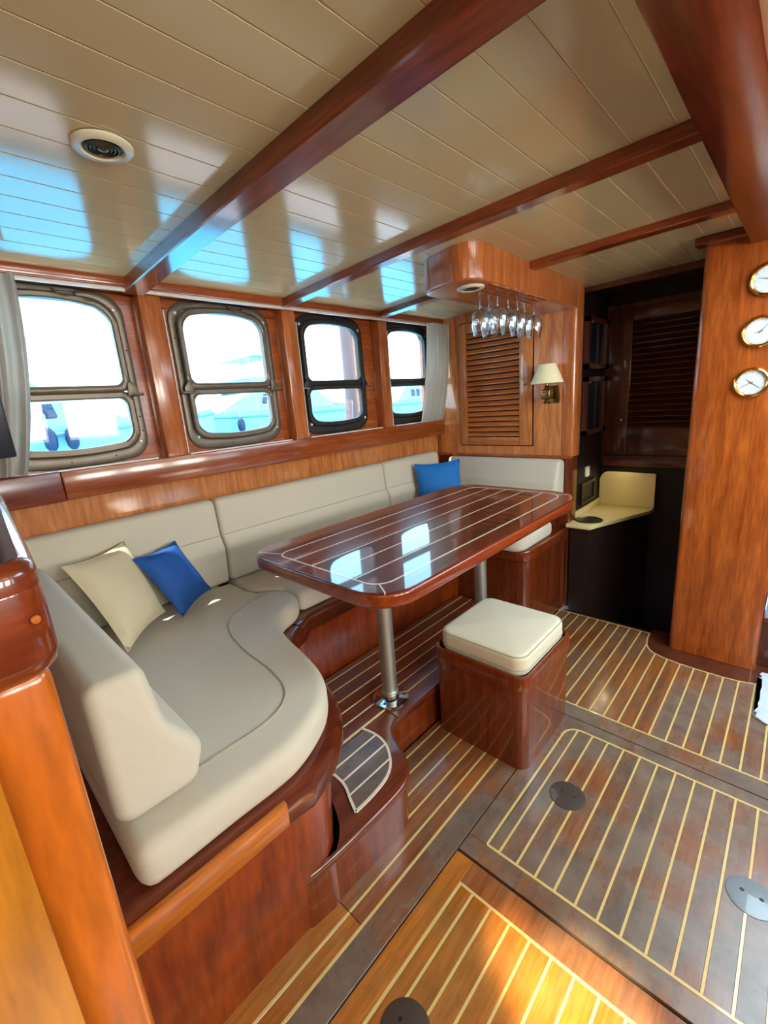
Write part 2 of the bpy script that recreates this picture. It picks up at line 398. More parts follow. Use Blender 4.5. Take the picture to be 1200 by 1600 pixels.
# ================================================================= STRUCTURE
# ---- cabin sole: planks of teak with holly strips between
fl = structroot('floor', (1.0, 0.0, 0.0), 'varnished teak sole laid in planks with pale strips')
bm = bm_(); B(bm, -1.3, 2.735, -1.75, 2.0, -0.05, -0.014)
build('sub_floor', bm, 'caulk', fl)
SW = 0.0072
def planked(parent, mat, poly, ys, x0, x1, zt=0.0, th=0.012, strip='holly', y_lo=-9, y_hi=9, sw=SW):
    """planks between the y values ys, clipped to poly, pale strips on every inner line"""
    for a, b in zip(ys, ys[1:]):
        lo, hi = min(a, b), max(a, b)
        p = clip(clip(ccw(poly), 0, 1, hi-sw/2), 0, -1, -(lo+sw/2))
        if len(p) > 2 and abs(area2(p)) > 1e-4: build('plank', slab(bm_(), p, zt-th, zt), mat, parent)
    for a in ys[1:-1]:
        p = clip(clip(ccw(poly), 0, 1, a+sw/2), 0, -1, -(a-sw/2))
        if len(p) > 2: build('inlay_strip', slab(bm_(), p, zt-th, zt+0.0004, 0.0003), strip, parent)
V2 = Vector
def rect(x0, x1, y0, y1): return [V2((x0, y0)), V2((x1, y0)), V2((x1, y1)), V2((x0, y1))]
# side margin beside the settee (strips run forward under the stool)
planked(fl, 'floor', rect(0.56, 1.752, 0.76, 1.08), [0.759, 0.813, 0.873, 0.933, 0.993, 1.053, 1.085], 0, 0)
planked(fl, 'floora', rect(-0.9, 0.558, 0.76, 0.875), [0.759, 0.813, 0.90], 0, 0)
build('margin_board', slab(bm_(), rect(-0.9, 1.752, 0.678, 0.755), -0.012, 0), 'floorw', fl)
build('inlay_strip', slab(bm_(), rect(-0.9, 1.752, 0.755, 0.7635), -0.012, 0.0004, 0.0003), 'holly', fl)
# forward section, stopping at the galley and curving round the pillar
cback = [(2.725, 1.10), (2.727, 0.526), (2.66, 0.522), (2.587, 0.510), (2.545, 0.49), (2.517, 0.462), (2.495, 0.405), (2.482, 0.336), (2.476, 0.25), (2.475, 0.155), (2.482, 0.09), (2.497, 0.034), (2.53, -0.02), (2.60, -0.06), (2.70, -0.07), (2.72, -1.7)]
cpoly = [V2((1.842, -1.7))] + [V2(p) for p in cback[::-1]] + [V2((1.842, 1.10))]
cys = [0.632-0.0605*k for k in range(-8, 38)]
# the clip needs a convex-ish band: build each band from the back curve
def xback(y):
    for (xa, ya), (xb, yb) in zip(cback, cback[1:]):
        if (ya-y)*(yb-y) <= 0 and abs(ya-yb) > 1e-6: return xa+(xb-xa)*(ya-y)/(ya-yb)
    return 2.72
for a in cys:
    lo, hi = a-0.0605+SW/2, a-SW/2
    if hi > 1.1 or lo < -1.65: continue
    P = [V2((1.846, lo)), V2((xback(lo)-0.004, lo))] + [V2((xback(lo+(hi-lo)*t)-0.004, lo+(hi-lo)*t)) for t in (0.33, 0.66)] + [V2((xback(hi)-0.004, hi)), V2((1.846, hi))]
    build('plank', slab(bm_(), P, -0.012, 0), 'floor' if hi > 0.35 else 'floorw', fl)
    y = a
    build('inlay_strip', slab(bm_(), rect(1.846, xback(y)-0.004, y-SW/2, y+SW/2), -0.012, 0.0004, 0.0003), 'holly', fl)
build('inlay_strip', ribbon(bm_(), cback[:-1], 0.007, -0.012, 0.0005), 'holly', fl)
build('inlay_strip', slab(bm_(), rect(1.838, 1.846, -1.7, 1.10), -0.012, 0.0005, 0.0003), 'holly', fl)
build('margin_board', slab(bm_(), rect(1.757, 1.838, -1.7, 1.10), -0.012, 0), 'floorw', fl)
mb = [V2(p) for p in cback[1:-1]] + [V2((2.78, -0.07)), V2((2.78, 0.526))]
bm = bm_(); vs = [bm.verts.new((p[0]+0.003, p[1], -0.002)) for p in cback[1:-1]]; we = [bm.verts.new((2.79, p[1], -0.002)) for p in cback[1:-1]]
for i in range(len(vs)-1): bm.faces.new((vs[i], vs[i+1], we[i+1], we[i]))
r = bmesh.ops.extrude_face_region(bm, geom=bm.faces[:]); bmesh.ops.translate(bm, verts=[v for v in r['geom'] if isinstance(v, bmesh.types.BMVert)], vec=(0, 0, -0.01))
build('margin_board', bm, 'dark', fl)

# ---- ceiling: cream boards running forward, slightly cambered
def zc(y): return 2.046-0.013*y*y
ce = structroot('ceiling', (1.0, 0.0, 2.05), 'glossy cream boarded ceiling with narrow grooves')
k = 0
yy = 2.103
while yy > -1.75:
    y1, y0 = yy-0.0014, yy-0.1+0.0014
    bm = bm_(); ch = 0.0012
    for xa, xb in ((-1.3, 3.0),):
        L = []
        for x in (xa, xb):
            L.append([(x, y0, zc(y0)+0.002), (x, y0, zc(y0)+ch), (x, y0+ch, zc(y0)), (x, y1-ch, zc(y1)), (x, y1, zc(y1)+ch), (x, y1, zc(y1)+0.002)])
        rings(bm, L)
    build('plank', bm, 'ceil', ce); yy -= 0.1
bm = bm_()
for i in range(40):
    a = 2.13-i*0.1; b = a-0.1
    rings(bm, [[(x, a, zc(a)+0.0022), (x, a, zc(a)+0.05), (x, b, zc(b)+0.05), (x, b, zc(b)+0.0022)] for x in (-1.35, 3.0)])
build('deck_underside', bm, 'groove', ce)

# ---- beams across the ceiling
def beam(x0, x1, y0, y1, dz=0.045, label='', r=0.004):
    bm = bm_(); n = 14; L = []
    for i in range(n+1):
        y = y0+(y1-y0)*i/n; t = zc(y)-0.0004; b = zc(y)-dz
        L.append([(x0, y, t), (x0, y, b+r), (x0+r, y, b), (x1-r, y, b), (x1, y, b+r), (x1, y, t)])
    rings(bm, L); o = build('ceiling_beam', bm, 'beam', None)
    return tag(o, label, 'beam')
beam(0.697, 0.777, 0.24, 2.03, 0.046, 'widest varnished ceiling beam, nearest of the crossing beams, ending above the post between the first two windows')
beam(1.425, 1.482, 0.24, 2.03, 0.036, 'second varnished ceiling beam, running in front of the glass rack to the girder')
beam(2.135, 2.20, 0.24, 1.02, 0.030, 'short slim ceiling beam between the glass rack and the girder')
beam(2.135, 2.20, 1.31, 2.03, 0.030, 'short ceiling beam between the glass rack and the window wall')
o = box('girder', -1.3, 2.615, 0.118, 0.25, 1.985, 2.044, 'girder', None, 0.006); tag(o, 'broad reddish-brown girder running forward along the ceiling to the pillar', 'beam')
o = box('ceiling_beam', 2.54, 2.615, 0.255, 0.44, 2.012, 2.042, 'girder', None, 0.004); tag(o, 'short dark board across the head of the gauge pillar', 'beam')
o = box('trim_1', -1.3, 2.82, 1.985, 2.10, 1.962, 1.998, 'trimx', None, 0.006); struct(o)

# ---- window wall
wl = structroot('wall_left', (1.0, 2.1, 0.6), 'varnished wooden window wall')
WC = [0.447, 1.143, 1.82, 2.50]; HW = 0.222
bm = bm_()
edges = [-1.3] + [v for c in WC for v in (c-HW, c+HW)] + [2.86]
B(bm, -1.3, 2.86, 2.11, 2.15, 1.922, 2.04); B(bm, -1.3, 2.86, 2.11, 2.15, 1.20, 1.352)
for i in range(0, len(edges), 2): B(bm, edges[i], edges[i+1], 2.11, 2.15, 1.35, 1.925)
build('backing_panel', bm, 'wallx', wl)
for xa, xb in ((-0.02, 0.08), (0.751, 0.842), (1.448, 1.53), (2.172, 2.25)):
    box('post', xa, xb, 2.035, 2.112, 1.275, 1.975, 'postz', wl, 0.007)
box('sill_board', 0.345, 2.82, 2.005, 2.112, 1.178, 1.289, 'trimx', wl, 0.006)
box('sill_board', -1.0, 0.343, 2.000, 2.112, 1.176, 1.291, 'girder', wl, 0.006)
for xa, xb in ((0.25, 0.70), (0.842, 1.40), (1.53, 2.12), (2.25, 2.72)):
    box('sill_edging', xa, xb, 2.008, 2.022, 1.288, 1.2935, 'white', wl, 0.0)
for x in (0.843, 1.531, 2.251):
    box('post_edging', x, x+0.004, 2.036, 2.044, 1.29, 1.90, 'white', wl, 0.0)
box('lower_panel', -1.2, 2.82, 2.065, 2.10, 0.0, 1.18, 'wallz', wl)
tag_rail = box('curtain_rail', -0.6, 2.80, 2.0, 2.016, 1.949, 1.962, 'white', None, 0.003)
tag(tag_rail, 'slim white curtain rail running above all the windows', 'rail')
for sx in (0.0,):
    pass
# ---- windows: fixed bronze flange, upper and lower opening sashes with panes
def wloop(cx, hw, z0, z1, rt, rb, bt, bb, seg=6):
    P = rpoly([(-hw, z0, rb), (hw, z0, rb), (hw, z1, rt), (-hw, z1, rt)], seg); zm = (z0+z1)/2; out = []
    # straight edges between the corner arcs get extra points so that the arches bend
    Q = []
    for i, p in enumerate(P):
        q = P[(i+1) % len(P)]; Q.append(p)
        if (q-p).length > 0.05:
            for t in range(1, 8): Q.append(p+(q-p)*t/8)
    for p in Q:
        u = 1-(p.x/hw)**2; z = p.y+(bt*u if p.y > zm else -bb*u)*min(1, abs(p.y-zm)/((z1-z0)/2)); out.append(V2((cx+p.x, z)))
    return out
def frame_ring(bm, outer, inner, y0, y1, r=0.004):
    """a flat ring between two loops, thick from y0 (cabin side) to y1"""
    n = len(outer); md = lambda a, b, t: a+(b-a)*t
    w = min((o-i).length for o, i in zip(outer, inner)); t = min(0.3, r/max(w, 1e-4))
    secs = [[(p.x, y1, p.y) for p in outer], [(p.x, y0+r, p.y) for p in outer], [(md(o, i, t).x, y0, md(o, i, t).y) for o, i in zip(outer, inner)],
            [(md(o, i, 1-t).x, y0, md(o, i, 1-t).y) for o, i in zip(outer, inner)], [(p.x, y0+r, p.y) for p in inner], [(p.x, y1, p.y) for p in inner]]
    R = rings(bm, secs, cap=False)
    for i in range(n): bm.faces.new((R[-1][i-1], R[-1][i], R[0][i], R[0][i-1]))
    return bm
def pane_mesh(bm, loop, y):
    rings(bm, [[(p.x, y, p.y) for p in loop], [(p.x, y+0.005, p.y) for p in loop]]); return bm
def screw_at(parent, x, y, z, r=0.006, mat='chrome'):
    bm = lathe(bm_(), [(0.0005, 0.004), (r*0.7, 0.0035), (r, 0.0), (r, -0.004)], (x, y, z), 'y', 10); return build('screw', bm, mat, parent, smooth=True)
for wi, c in enumerate(WC):
    fm = 'bronze' if wi < 2 else 'bronzed'
    root = structroot('window_%d' % (wi+1), (c, 2.1, 1.30), 'bronze framed opening window with an arched upper pane and a lower pane')
    fo = wloop(c, 0.258, 1.306, 1.950, 0.075, 0.075, 0.015, 0.018); fi = wloop(c, 0.229, 1.352, 1.915, 0.07, 0.06, 0.027, 0.02)
    flange = build('flange', frame_ring(bm_(), fo, fi, 2.098, 2.155, 0.003), fm, root, smooth=True)
    tilt = 0.0
    uo = wloop(c, 0.228, 1.5745, 1.914, 0.07, 0.035, 0.027, 0.0); ui = wloop(c, 0.203, 1.602, 1.888, 0.055, 0.032, 0.03, 0.0)
    us = build('upper_sash', frame_ring(bm_(), uo, ui, 2.082, 2.112, 0.005), fm, root, smooth=True)
    lo_ = wloop(c, 0.228, 1.353, 1.5755, 0.035, 0.06, 0.0, 0.02); li = wloop(c, 0.203, 1.378, 1.549, 0.03, 0.05, 0.0, 0.018)
    ls = build('lower_sash', frame_ring(bm_(), lo_, li, 2.084, 2.112, 0.005), fm, root, smooth=True)
    build('pane', pane_mesh(bm_(), uo, 2.113), 'pane', root); build('pane', pane_mesh(bm_(), lo_, 2.113), 'pane', root)
    for s in (-1, 1):
        bm = bm_(); prism(bm, rpoly([(c+s*0.205, 1.555, 0.008), (c+s*0.250, 1.556, 0.008), (c+s*0.250, 1.585, 0.01), (c+s*0.215, 1.63, 0.01)], 3), 0, 0.014, 0.003, 2, f=lambda u, v, h: (u, 2.083-h, v))
        build('hinge_lug', bm, fm, us, smooth=True)
        bm = bm_(); tube(bm, [(c+s*0.225, 2.068, 1.560), (c+s*0.266, 2.066, 1.561)], 0.006, 8); build('hinge_pin', bm, 'chrome', us, smooth=True)
    for s, z in ((-0.225, 1.905), (0.222, 1.895), (-0.215, 1.355), (0.225, 1.365)): screw_at(flange, c+s, 2.094, z, 0.008, 'white')
    for s, z in ((-0.243, 1.80), (0.243, 1.74), (0.243, 1.47), (0.243, 1.41), (-0.24, 1.66), (0.12, 1.318), (-0.04, 1.312)): screw_at(flange, c+s, 2.097, z, 0.0035, 'bronzed')
    # hook plate over the window
    bm = bm_(); B(bm, c+0.03, c+0.10, 2.085, 2.11, 1.948, 1.955); tube(bm, [(c+0.03, 2.088, 1.95), (c+0.035, 2.075, 1.936), (c+0.065, 2.072, 1.930), (c+0.095, 2.075, 1.936), (c+0.10, 2.088, 1.95)], 0.0035, 6)
    build('hook', bm, fm, root, smooth=True)

# ---- forward bulkhead, end post and the shelf trim
wf = structroot('wall_front', (2.84, 1.55, 0.0), 'varnished wooden bulkhead at the far end of the settee')
box('upper_panel', 2.80, 2.86, 1.105, 2.11, 1.03, 2.04, 'wallz', wf)
box('lower_panel', 2.80, 2.86, 1.12, 2.11, 0.0, 1.03, 'stool', wf)
bm = bm_(); prism(bm, rpoly([(2.797, 1.03, 0.028), (2.90, 1.03, 0.005), (2.90, 1.107, 0.003), (2.797, 1.107, 0.003)], 5), 1.03, 2.04); build('end_post', bm, 'postz', wf, smooth=True)
bm = bm_(); prism(bm, rpoly([(2.797, 1.04, 0.02), (2.90, 1.04, 0.005), (2.90, 1.122, 0.003), (2.797, 1.122, 0.003)], 5), 0.0, 1.02); build('end_post', bm, 'stool', wf, smooth=True)
box('shelf_moulding', 2.765, 2.83, 1.035, 2.07, 1.018, 1.036, 'trimx', wf, 0.006)
box('corner_moulding', 2.785, 2.81, 2.02, 2.06, 1.04, 1.98, 'postz', wf, 0.004)

# ---- pillar with the gauges
pl = build('wall_pillar', prism(bm_(), rpoly([(2.62, 0.038, 0.022), (2.72, 0.038, 0.02), (2.72, 0.412, 0.02), (2.62, 0.412, 0.022)], 5), 0.0, 2.04), 'pillar', None, smooth=True)
struct(pl, 'broad varnished orange-brown pillar panel with round gauges')
# ---- starboard side, aft wall (mostly behind the camera)
wr = structroot('wall_right', (1.0, -1.75, 0.0), 'wooden wall on the right side of the cabin')
bm = bm_(); B(bm, -1.3, 4.0, -1.80, -1.75, -0.05, 1.30); B(bm, -1.3, 4.0, -1.80, -1.75, 1.85, 2.10)
for a, b in ((-1.3, -0.2), (0.3, 0.5), (1.0, 1.2), (1.7, 1.9), (2.4, 4.0)): B(bm, a, b, -1.80, -1.75, 1.30, 1.85)
build('panel', bm, 'wallx', wr)
wb = box('wall_back', -1.35, -1.30, -1.8, 2.15, -0.05, 2.10, 'wallz'); struct(wb)
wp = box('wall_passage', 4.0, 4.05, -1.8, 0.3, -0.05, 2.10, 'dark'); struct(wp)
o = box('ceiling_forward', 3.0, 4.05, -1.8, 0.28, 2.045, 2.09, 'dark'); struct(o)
# steps behind the pillar
o = thing('steps', 'low reddish-brown step behind the gauge pillar at the right edge', 'step', (3.0, -0.4, 0))
box('riser', 2.70, 3.2, -0.8, 0.035, 0.0, 0.245, 'dark', o); box('tread', 2.685, 3.2, -0.8, 0.036, 0.245, 0.27, 'girder', o, 0.008)
box('riser', 3.2, 3.9, -0.8, 0.03, 0.0, 0.52, 'girder', o)

# ================================================================= GALLEY beyond the doorway
gw = structroot('wall_galley', (3.3, 0.8, -0.4), 'dark wooden galley walls')
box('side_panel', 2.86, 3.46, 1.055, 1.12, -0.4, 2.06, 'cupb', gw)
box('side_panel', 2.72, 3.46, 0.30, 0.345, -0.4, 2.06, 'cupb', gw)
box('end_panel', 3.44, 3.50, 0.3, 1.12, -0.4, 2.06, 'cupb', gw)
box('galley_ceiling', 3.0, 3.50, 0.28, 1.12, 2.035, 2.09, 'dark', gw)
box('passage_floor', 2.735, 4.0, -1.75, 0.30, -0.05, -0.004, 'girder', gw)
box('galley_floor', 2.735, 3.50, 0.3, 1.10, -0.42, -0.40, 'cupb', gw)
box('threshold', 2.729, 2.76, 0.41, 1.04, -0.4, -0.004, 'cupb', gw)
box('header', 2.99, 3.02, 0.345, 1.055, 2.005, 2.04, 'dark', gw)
# upper locker with louvred door
uc = thing('galley_locker', 'dark wooden wall locker with a louvred door above the galley counter', 'cabinet', (3.42, 0.75, 0.88))
box('carcass', 3.41, 3.44, 0.345, 1.054, 0.885, 1.96, 'dark', uc)
box('stile', 3.385, 3.412, 0.885, 1.03, 0.97, 1.93, 'dark', uc, 0.006); box('stile', 3.385, 3.412, 0.355, 0.475, 0.97, 1.93, 'dark', uc, 0.006)
box('rail', 3.387, 3.412, 0.475, 0.885, 0.97, 1.15, 'darky', uc, 0.004); box('rail', 3.387, 3.412, 0.475, 0.885, 1.845, 1.93, 'darky', uc, 0.004)
box('bottom_rail', 3.38, 3.412, 0.355, 1.03, 0.885, 0.962, 'darky', uc, 0.004)
def slatset(parent, x, y0, y1, z0, z1, n, mat, w=0.03):
    p = (z1-z0)/n; bm = bm_(); B(bm, x-0.003, x+0.003, y0, y1, -w/2, w/2, 0.0015, 1)
    bmesh.ops.rotate(bm, verts=bm.verts[:], cent=(x, 0, 0), matrix=Matrix.Rotation(math.radians(44), 3, 'Y'))
    bmesh.ops.translate(bm, verts=bm.verts[:], vec=(0, 0, z0+p/2))
    s = build('slat', bm, mat, parent)
    for i in range(1, n): copyat(s, dz=p*i)
slatset(uc, 3.398, 0.475, 0.885, 1.15, 1.845, 19, 'darky', 0.045)
build('knob', lathe(bm_(), [(0.0, 0.022), (0.008, 0.02), (0.010, 0.014), (0.005, 0.008), (0.005, 0.0)], (3.385, 0.925, 1.21), 'x', 12), 'chrome', uc, smooth=True)
# two small glazed lockers on the side wall
for nm, z0, z1, lab in (('upper', 1.56, 1.87, 'small dark glazed locker high on the galley side wall, above its twin'), ('lower', 1.14, 1.51, 'taller dark glazed locker on the galley side wall, below the small one')):
    g = thing('glazed_locker', lab, 'cabinet', (3.2, 1.05, z0))
    bm = bm_(); B(bm, 2.99, 3.40, 1.028, 1.056, z0, z0+0.03); B(bm, 2.99, 3.40, 1.028, 1.056, z1-0.03, z1); B(bm, 2.99, 3.02, 1.028, 1.056, z0, z1); B(bm, 3.33, 3.40, 1.028, 1.056, z0, z1)
    build('door_frame', bm, 'dark', g); box('pane', 3.02, 3.33, 1.044, 1.049, z0+0.03, z1-0.03, 'navy', g)
    for x in (3.04, 3.20, 3.225): box('glazing_bar', x, x+0.008, 1.038, 1.044, z0+0.035, z1-0.035, 'sink', g)
    build('knob', lathe(bm_(), [(0.0, 0.022), (0.008, 0.02), (0.010, 0.014), (0.005, 0.008), (0.005, 0.0)], (3.005, 1.028, z1-0.035), 'y', 12), 'abrass', g, smooth=True)
# counter with sink, splashback
gc = thing('galley_counter', 'cream galley worktop with a round steel sink in the dark doorway', 'counter', (3.0, 0.9, -0.4))
cp = ccw([V2(p) for p in ((2.76, 1.05), (2.76, 0.90), (2.84, 0.875), (3.30, 0.695), (3.40, 0.69), (3.41, 1.05))])
build('worktop', prism(bm_(), cp, 0.575, 0.60, 0.004, 2), 'counter', gc, smooth=True)
build('cupboard', prism(bm_(), inset(cp, 0.02), -0.4, 0.575), 'cupb', gc)
build('sink', lathe(bm_(), [(0.085, 0.604), (0.080, 0.607), (0.072, 0.603), (0.070, 0.601), (0.0, 0.6009)], (2.90, 0.955, 0), 'Z', 24), 'sink', gc, smooth=True)
bm = bm_(); prism(bm, rpoly([(0.69, 0.60, 0.0), (0.69, 0.84, 0.01), (1.02, 0.845, 0.06), (1.05, 0.79, 0.02), (1.05, 0.60, 0.0)], 4), 0, 0.018, 0.003, 2, f=lambda u, v, h: (3.40-h, u, v))
build('splashback', bm, 'counter', gc, smooth=True)
box('upstand', 2.90, 3.385, 1.036, 1.052, 0.60, 0.645, 'counter', gc, 0.003)
sw = box('light_switch', 3.08, 3.14, 1.040, 1.055, 0.85, 0.92, 'white', None, 0.004); tag(sw, 'white rocker switch on the dark galley side wall', 'switch')
pf = thing('small_porthole', 'small dark framed hatch on the galley wall beside the cream splashback', 'hatch', (3.1, 1.05, 0.66))
bm = bm_(); B(bm, 2.99, 3.25, 1.035, 1.056, 0.67, 0.69); B(bm, 2.99, 3.25, 1.035, 1.056, 0.80, 0.82); B(bm, 2.99, 3.01, 1.035, 1.056, 0.69, 0.80); B(bm, 3.23, 3.25, 1.035, 1.056, 0.69, 0.80)
build('frame', bm, 'sink', pf); box('pane', 3.01, 3.23, 1.045, 1.052, 0.69, 0.80, 'navy', pf)
lamp('galley_lamp', 'AREA', (3.15, 0.9, 0.93), 0.55, (1.0, 0.85, 0.5), target=(3.15, 0.88, 0.0), shape='RECTANGLE', size=0.3, size_y=0.04)

# ================================================================= FLOOR HATCHES
ha = thing('floor_hatch', 'near golden-lit floor hatch of striped teak at the bottom edge', 'hatch', (0.2, 0.1, -0.012))
ys = [0.608]+[0.563-0.0597*k for k in range(0, 20)]
planked(ha, 'floora', rect(-0.8, 0.832, -1.0, 0.604), [0.6125]+ys[1:], 0, 0)
build('inlay_strip', slab(bm_(), rect(-0.8, 0.8405, 0.604, 0.6125), -0.012, 0.0004, 0.0003), 'holly', ha)
build('inlay_strip', slab(bm_(), rect(0.832, 0.8405, -0.6, 0.604), -0.012, 0.0004, 0.0003), 'holly', ha)
build('edge_board', slab(bm_(), rect(-0.8, 0.916, 0.6125, 0.673), -0.012, 0), 'floora', ha)
build('edge_board', slab(bm_(), rect(0.8405, 0.916, -0.6, 0.6125), -0.012, 0), 'floor', ha)
hb = thing('floor_hatch', 'large worn floor hatch with grey stained stripes beside the stool', 'hatch', (1.35, 0.1, -0.012))
ring = ccw(rpoly([(0.994, -0.9, 0), (1.692, -0.9, 0), (1.692, 0.608, 0.06), (0.994, 0.608, 0.004)], 5)); rin = ccw(inset(ring, 0.0042))
planked(hb, 'floorw', rin, [0.620]+[0.565-0.0602*k for k in range(0, 24)], 0, 0)
build('inlay_strip', ribbon(bm_(), [p for p in ring], 0.0085, -0.012, 0.0005, closed=True), 'holly', hb)
out_ = [V2((0.925, -1.3)), V2((1.752, -1.3)), V2((1.752, 0.673)), V2((0.925, 0.673))]
for P in (rect(0.925, 0.9895, -0.9, 0.673), rect(1.6965, 1.752, -0.9, 0.673)): build('edge_board', slab(bm_(), P, -0.012, 0), 'floorw', hb)
cv = [p for p in ring if p.y > 0.54 and p.x > 1.6]
build('edge_board', slab(bm_(), [V2((0.99, 0.613)), V2((1.632, 0.613))]+[p+V2((0.0035, 0.0035)) for p in sorted(cv, key=lambda q: q.x)][1:]+[V2((1.696, 0.673)), V2((0.99, 0.673))], -0.012, 0), 'floorw', hb)
def plate(x, y, lab, r=0.062, mat='hatchp', grp=None):
    t = thing('deck_plate', lab, 'plate', (x, y, 0))
    build('disc', lathe(bm_(), [(0.0, 0.003), (r-0.006, 0.003), (r-0.001, 0.002), (r, 0.0004), (r, -0.002)], (x, y, 0), 'Z', 32), mat, t, smooth=True)
    for s in (-0.022, 0.022): build('finger_hole', lathe(bm_(), [(0.0, 0.0036), (0.005, 0.0036), (0.006, 0.0028)], (x+0.008, y+s, 0), 'Z', 12), 'ink', t)
plate(1.340, 0.477, 'dark round deck plate set into the striped floor hatch near the stool')
plate(1.335, -0.045, 'bluish round deck plate at the right edge of the large floor hatch', 0.060, 'platel')
plate(0.475, 0.525, 'dark round deck plate cut by the bottom edge of the photo', 0.062)

# ================================================================= PLATFORM UNDER THE TABLE
# panel polyline, bottom and (flared) top
pb = [(0.04, 0.872), (0.30, 0.872), (0.50, 0.872), (0.555, 0.882), (0.605, 0.925), (0.640, 1.0), (0.662, 1.12), (0.688, 1.25), (0.73, 1.38), (0.79, 1.475), (0.87, 1.535), (0.96, 1.55), (1.5, 1.55), (2.235, 1.55)]
pbs = catmull([V2(p) for p in pb], 5, closed=False)
PANEL_FRONT = [p for p in off_open(pbs, 0.016) if p.x > 0.545 and p.x < 2.19]
pf_ = thing('platform', 'raised teak step under the table with a rounded lobe and white inlay', 'platform', (1.3, 1.2, 0))
PZ = 0.19
lobe = [(2.35, 1.075), (1.12, 1.075), (1.045, 1.06), (1.005, 1.0), (0.975, 0.935), (0.93, 0.878), (0.87, 0.848), (0.76, 0.842), (0.60, 0.846), (0.50, 0.853), (0.44, 0.866)]
pp = ccw([V2(p) for p in catmull([V2(p) for p in lobe[1:]], 4, closed=False)] + PANEL_FRONT[::1] + [V2((2.205, 1.53)), V2((2.205, 1.075))])
build('tread', prism(bm_(), pp, PZ-0.035, PZ-0.004, 0.012, 3), 'plat', pf_, smooth=True)
build('riser', prism(bm_(), inset(pp, 0.012), 0.0, PZ-0.03), 'stool', pf_, smooth=True)
pys = [1.156, 1.218, 1.281, 1.346, 1.42, 1.491, 1.528]
def xpan(y): return max(p.x for p in PANEL_FRONT if p.x < 1.0 and p.y <= y+0.03)+0.012
for a, b in zip(pys, pys[1:]):
    build('plank', slab(bm_(), rect(xpan((a+b)/2), 2.20, a+0.003, b-0.003), PZ-0.004, PZ), 'plat', pf_)
for a in pys[:-1]: build('inlay_strip', slab(bm_(), rect(xpan(a), 2.20, a-0.003, a+0.003), PZ-0.004, PZ+0.0004, 0.0003), 'holly', pf_)
build('edge_board', slab(bm_(), rect(1.1, 2.20, 1.08, 1.153), PZ-0.004, PZ), 'plat', pf_)
lin_ = catmull([V2(p) for p in ((0.962, 1.152), (0.972, 1.08), (0.955, 1.01), (0.905, 0.945), (0.85, 0.915), (0.77, 0.903), (0.692, 0.902))], 4, closed=False)
lin2 = catmull([V2(p) for p in ((0.692, 0.902), (0.712, 0.95), (0.735, 1.0), (0.742, 1.06), (0.735, 1.152))], 4, closed=False)
build('inlay_strip', ribbon(bm_(), lin_, 0.009, PZ-0.004, PZ+0.0015), 'hollyw', pf_)
build('inlay_strip', ribbon(bm_(), lin2, 0.009, PZ-0.004, PZ+0.0015), 'hollyw', pf_)
lp = ccw(lin_[1:-1]+lin2[1:-1])
ys = [0.90, 0.962, 1.022, 1.084, 1.152]
for a, b in zip(ys, ys[1:]):
    P = clip(clip(lp, 0, 1, b-0.003), 0, -1, -(a+0.003))
    if len(P) > 2: build('plank', slab(bm_(), P, PZ-0.004, PZ), 'floorw', pf_)
for a in ys[1:-1]:
    P = clip(clip(lp, 0, 1, a+0.003), 0, -1, -(a-0.003))
    if len(P) > 2: build('inlay_strip', slab(bm_(), P, PZ-0.004, PZ+0.0012, 0.0003), 'hollyw', pf_)

# ================================================================= SETTEE
se = thing('settee', 'built-in varnished wooden settee base curving under the cream seat cushions', 'settee', (1.2, 1.5, 0))
S_out = [(0.150, 0.811), (0.22, 0.812), (0.30, 0.814), (0.40, 0.813), (0.47, 0.820), (0.545, 0.848), (0.615, 0.89), (0.675, 0.955), (0.715, 1.04), (0.742, 1.15), (0.765, 1.27), (0.80, 1.38), (0.86, 1.45), (0.94, 1.485), (0.995, 1.54), (1.005, 1.62), (0.965, 1.685), (0.915, 1.73)]
top = off_open(pbs, 0.032); bk = off_open(pbs, -0.02)
bm = bm_(); L = []
for i, p in enumerate(pbs):
    zb = 0.0 if p.x < 0.58 and p.y < 0.95 else 0.15
    L.append([(p.x, p.y, zb), (top[i].x, top[i].y, 0.51), (bk[i].x, bk[i].y, 0.51), (bk[i].x, bk[i].y, zb)])
rings(bm, L); build('front_panel', bm, 'panel', se, smooth=True)
# seat board with a rounded varnished rim
so = catmull([V2(p) for p in S_out[:14]], 4, closed=False)
rim = [V2((0.036, 0.796)), V2((0.15, 0.795)), V2((0.30, 0.792)), V2((0.42, 0.791))]+off_open(so, 0.036)[16:]+[V2((1.02, 1.508)), V2((2.22, 1.512))]
bm = bm_(); ri = off_open(rim, -0.10); L = []
for o_, i_ in zip(rim, ri):
    d = (i_-o_).normalized(); sec = [(0.02, 0.470), (0.004, 0.478), (0.0, 0.492), (0.0, 0.535), (0.006, 0.552), (0.018, 0.559), (0.10, 0.558), (0.10, 0.50), (0.02, 0.50)]
    L.append([(o_.x+d.x*t, o_.y+d.y*t, z) for t, z in sec])
rings(bm, L); build('rim', bm, 'rim', se, smooth=True)
box('front_board', 0.036, 0.405, 0.786, 0.80, 0.485, 0.553, 'board', se, 0.003)
seatb = ccw([V2(p) for p in ((0.036, 0.86), (0.45, 0.86), (0.60, 0.92), (0.68, 1.1), (0.74, 1.35), (0.85, 1.52), (2.30, 1.56), (2.30, 2.06), (0.036, 2.06))])
build('seat_board', prism(bm_(), seatb, 0.52, 0.556), 'stool', se)
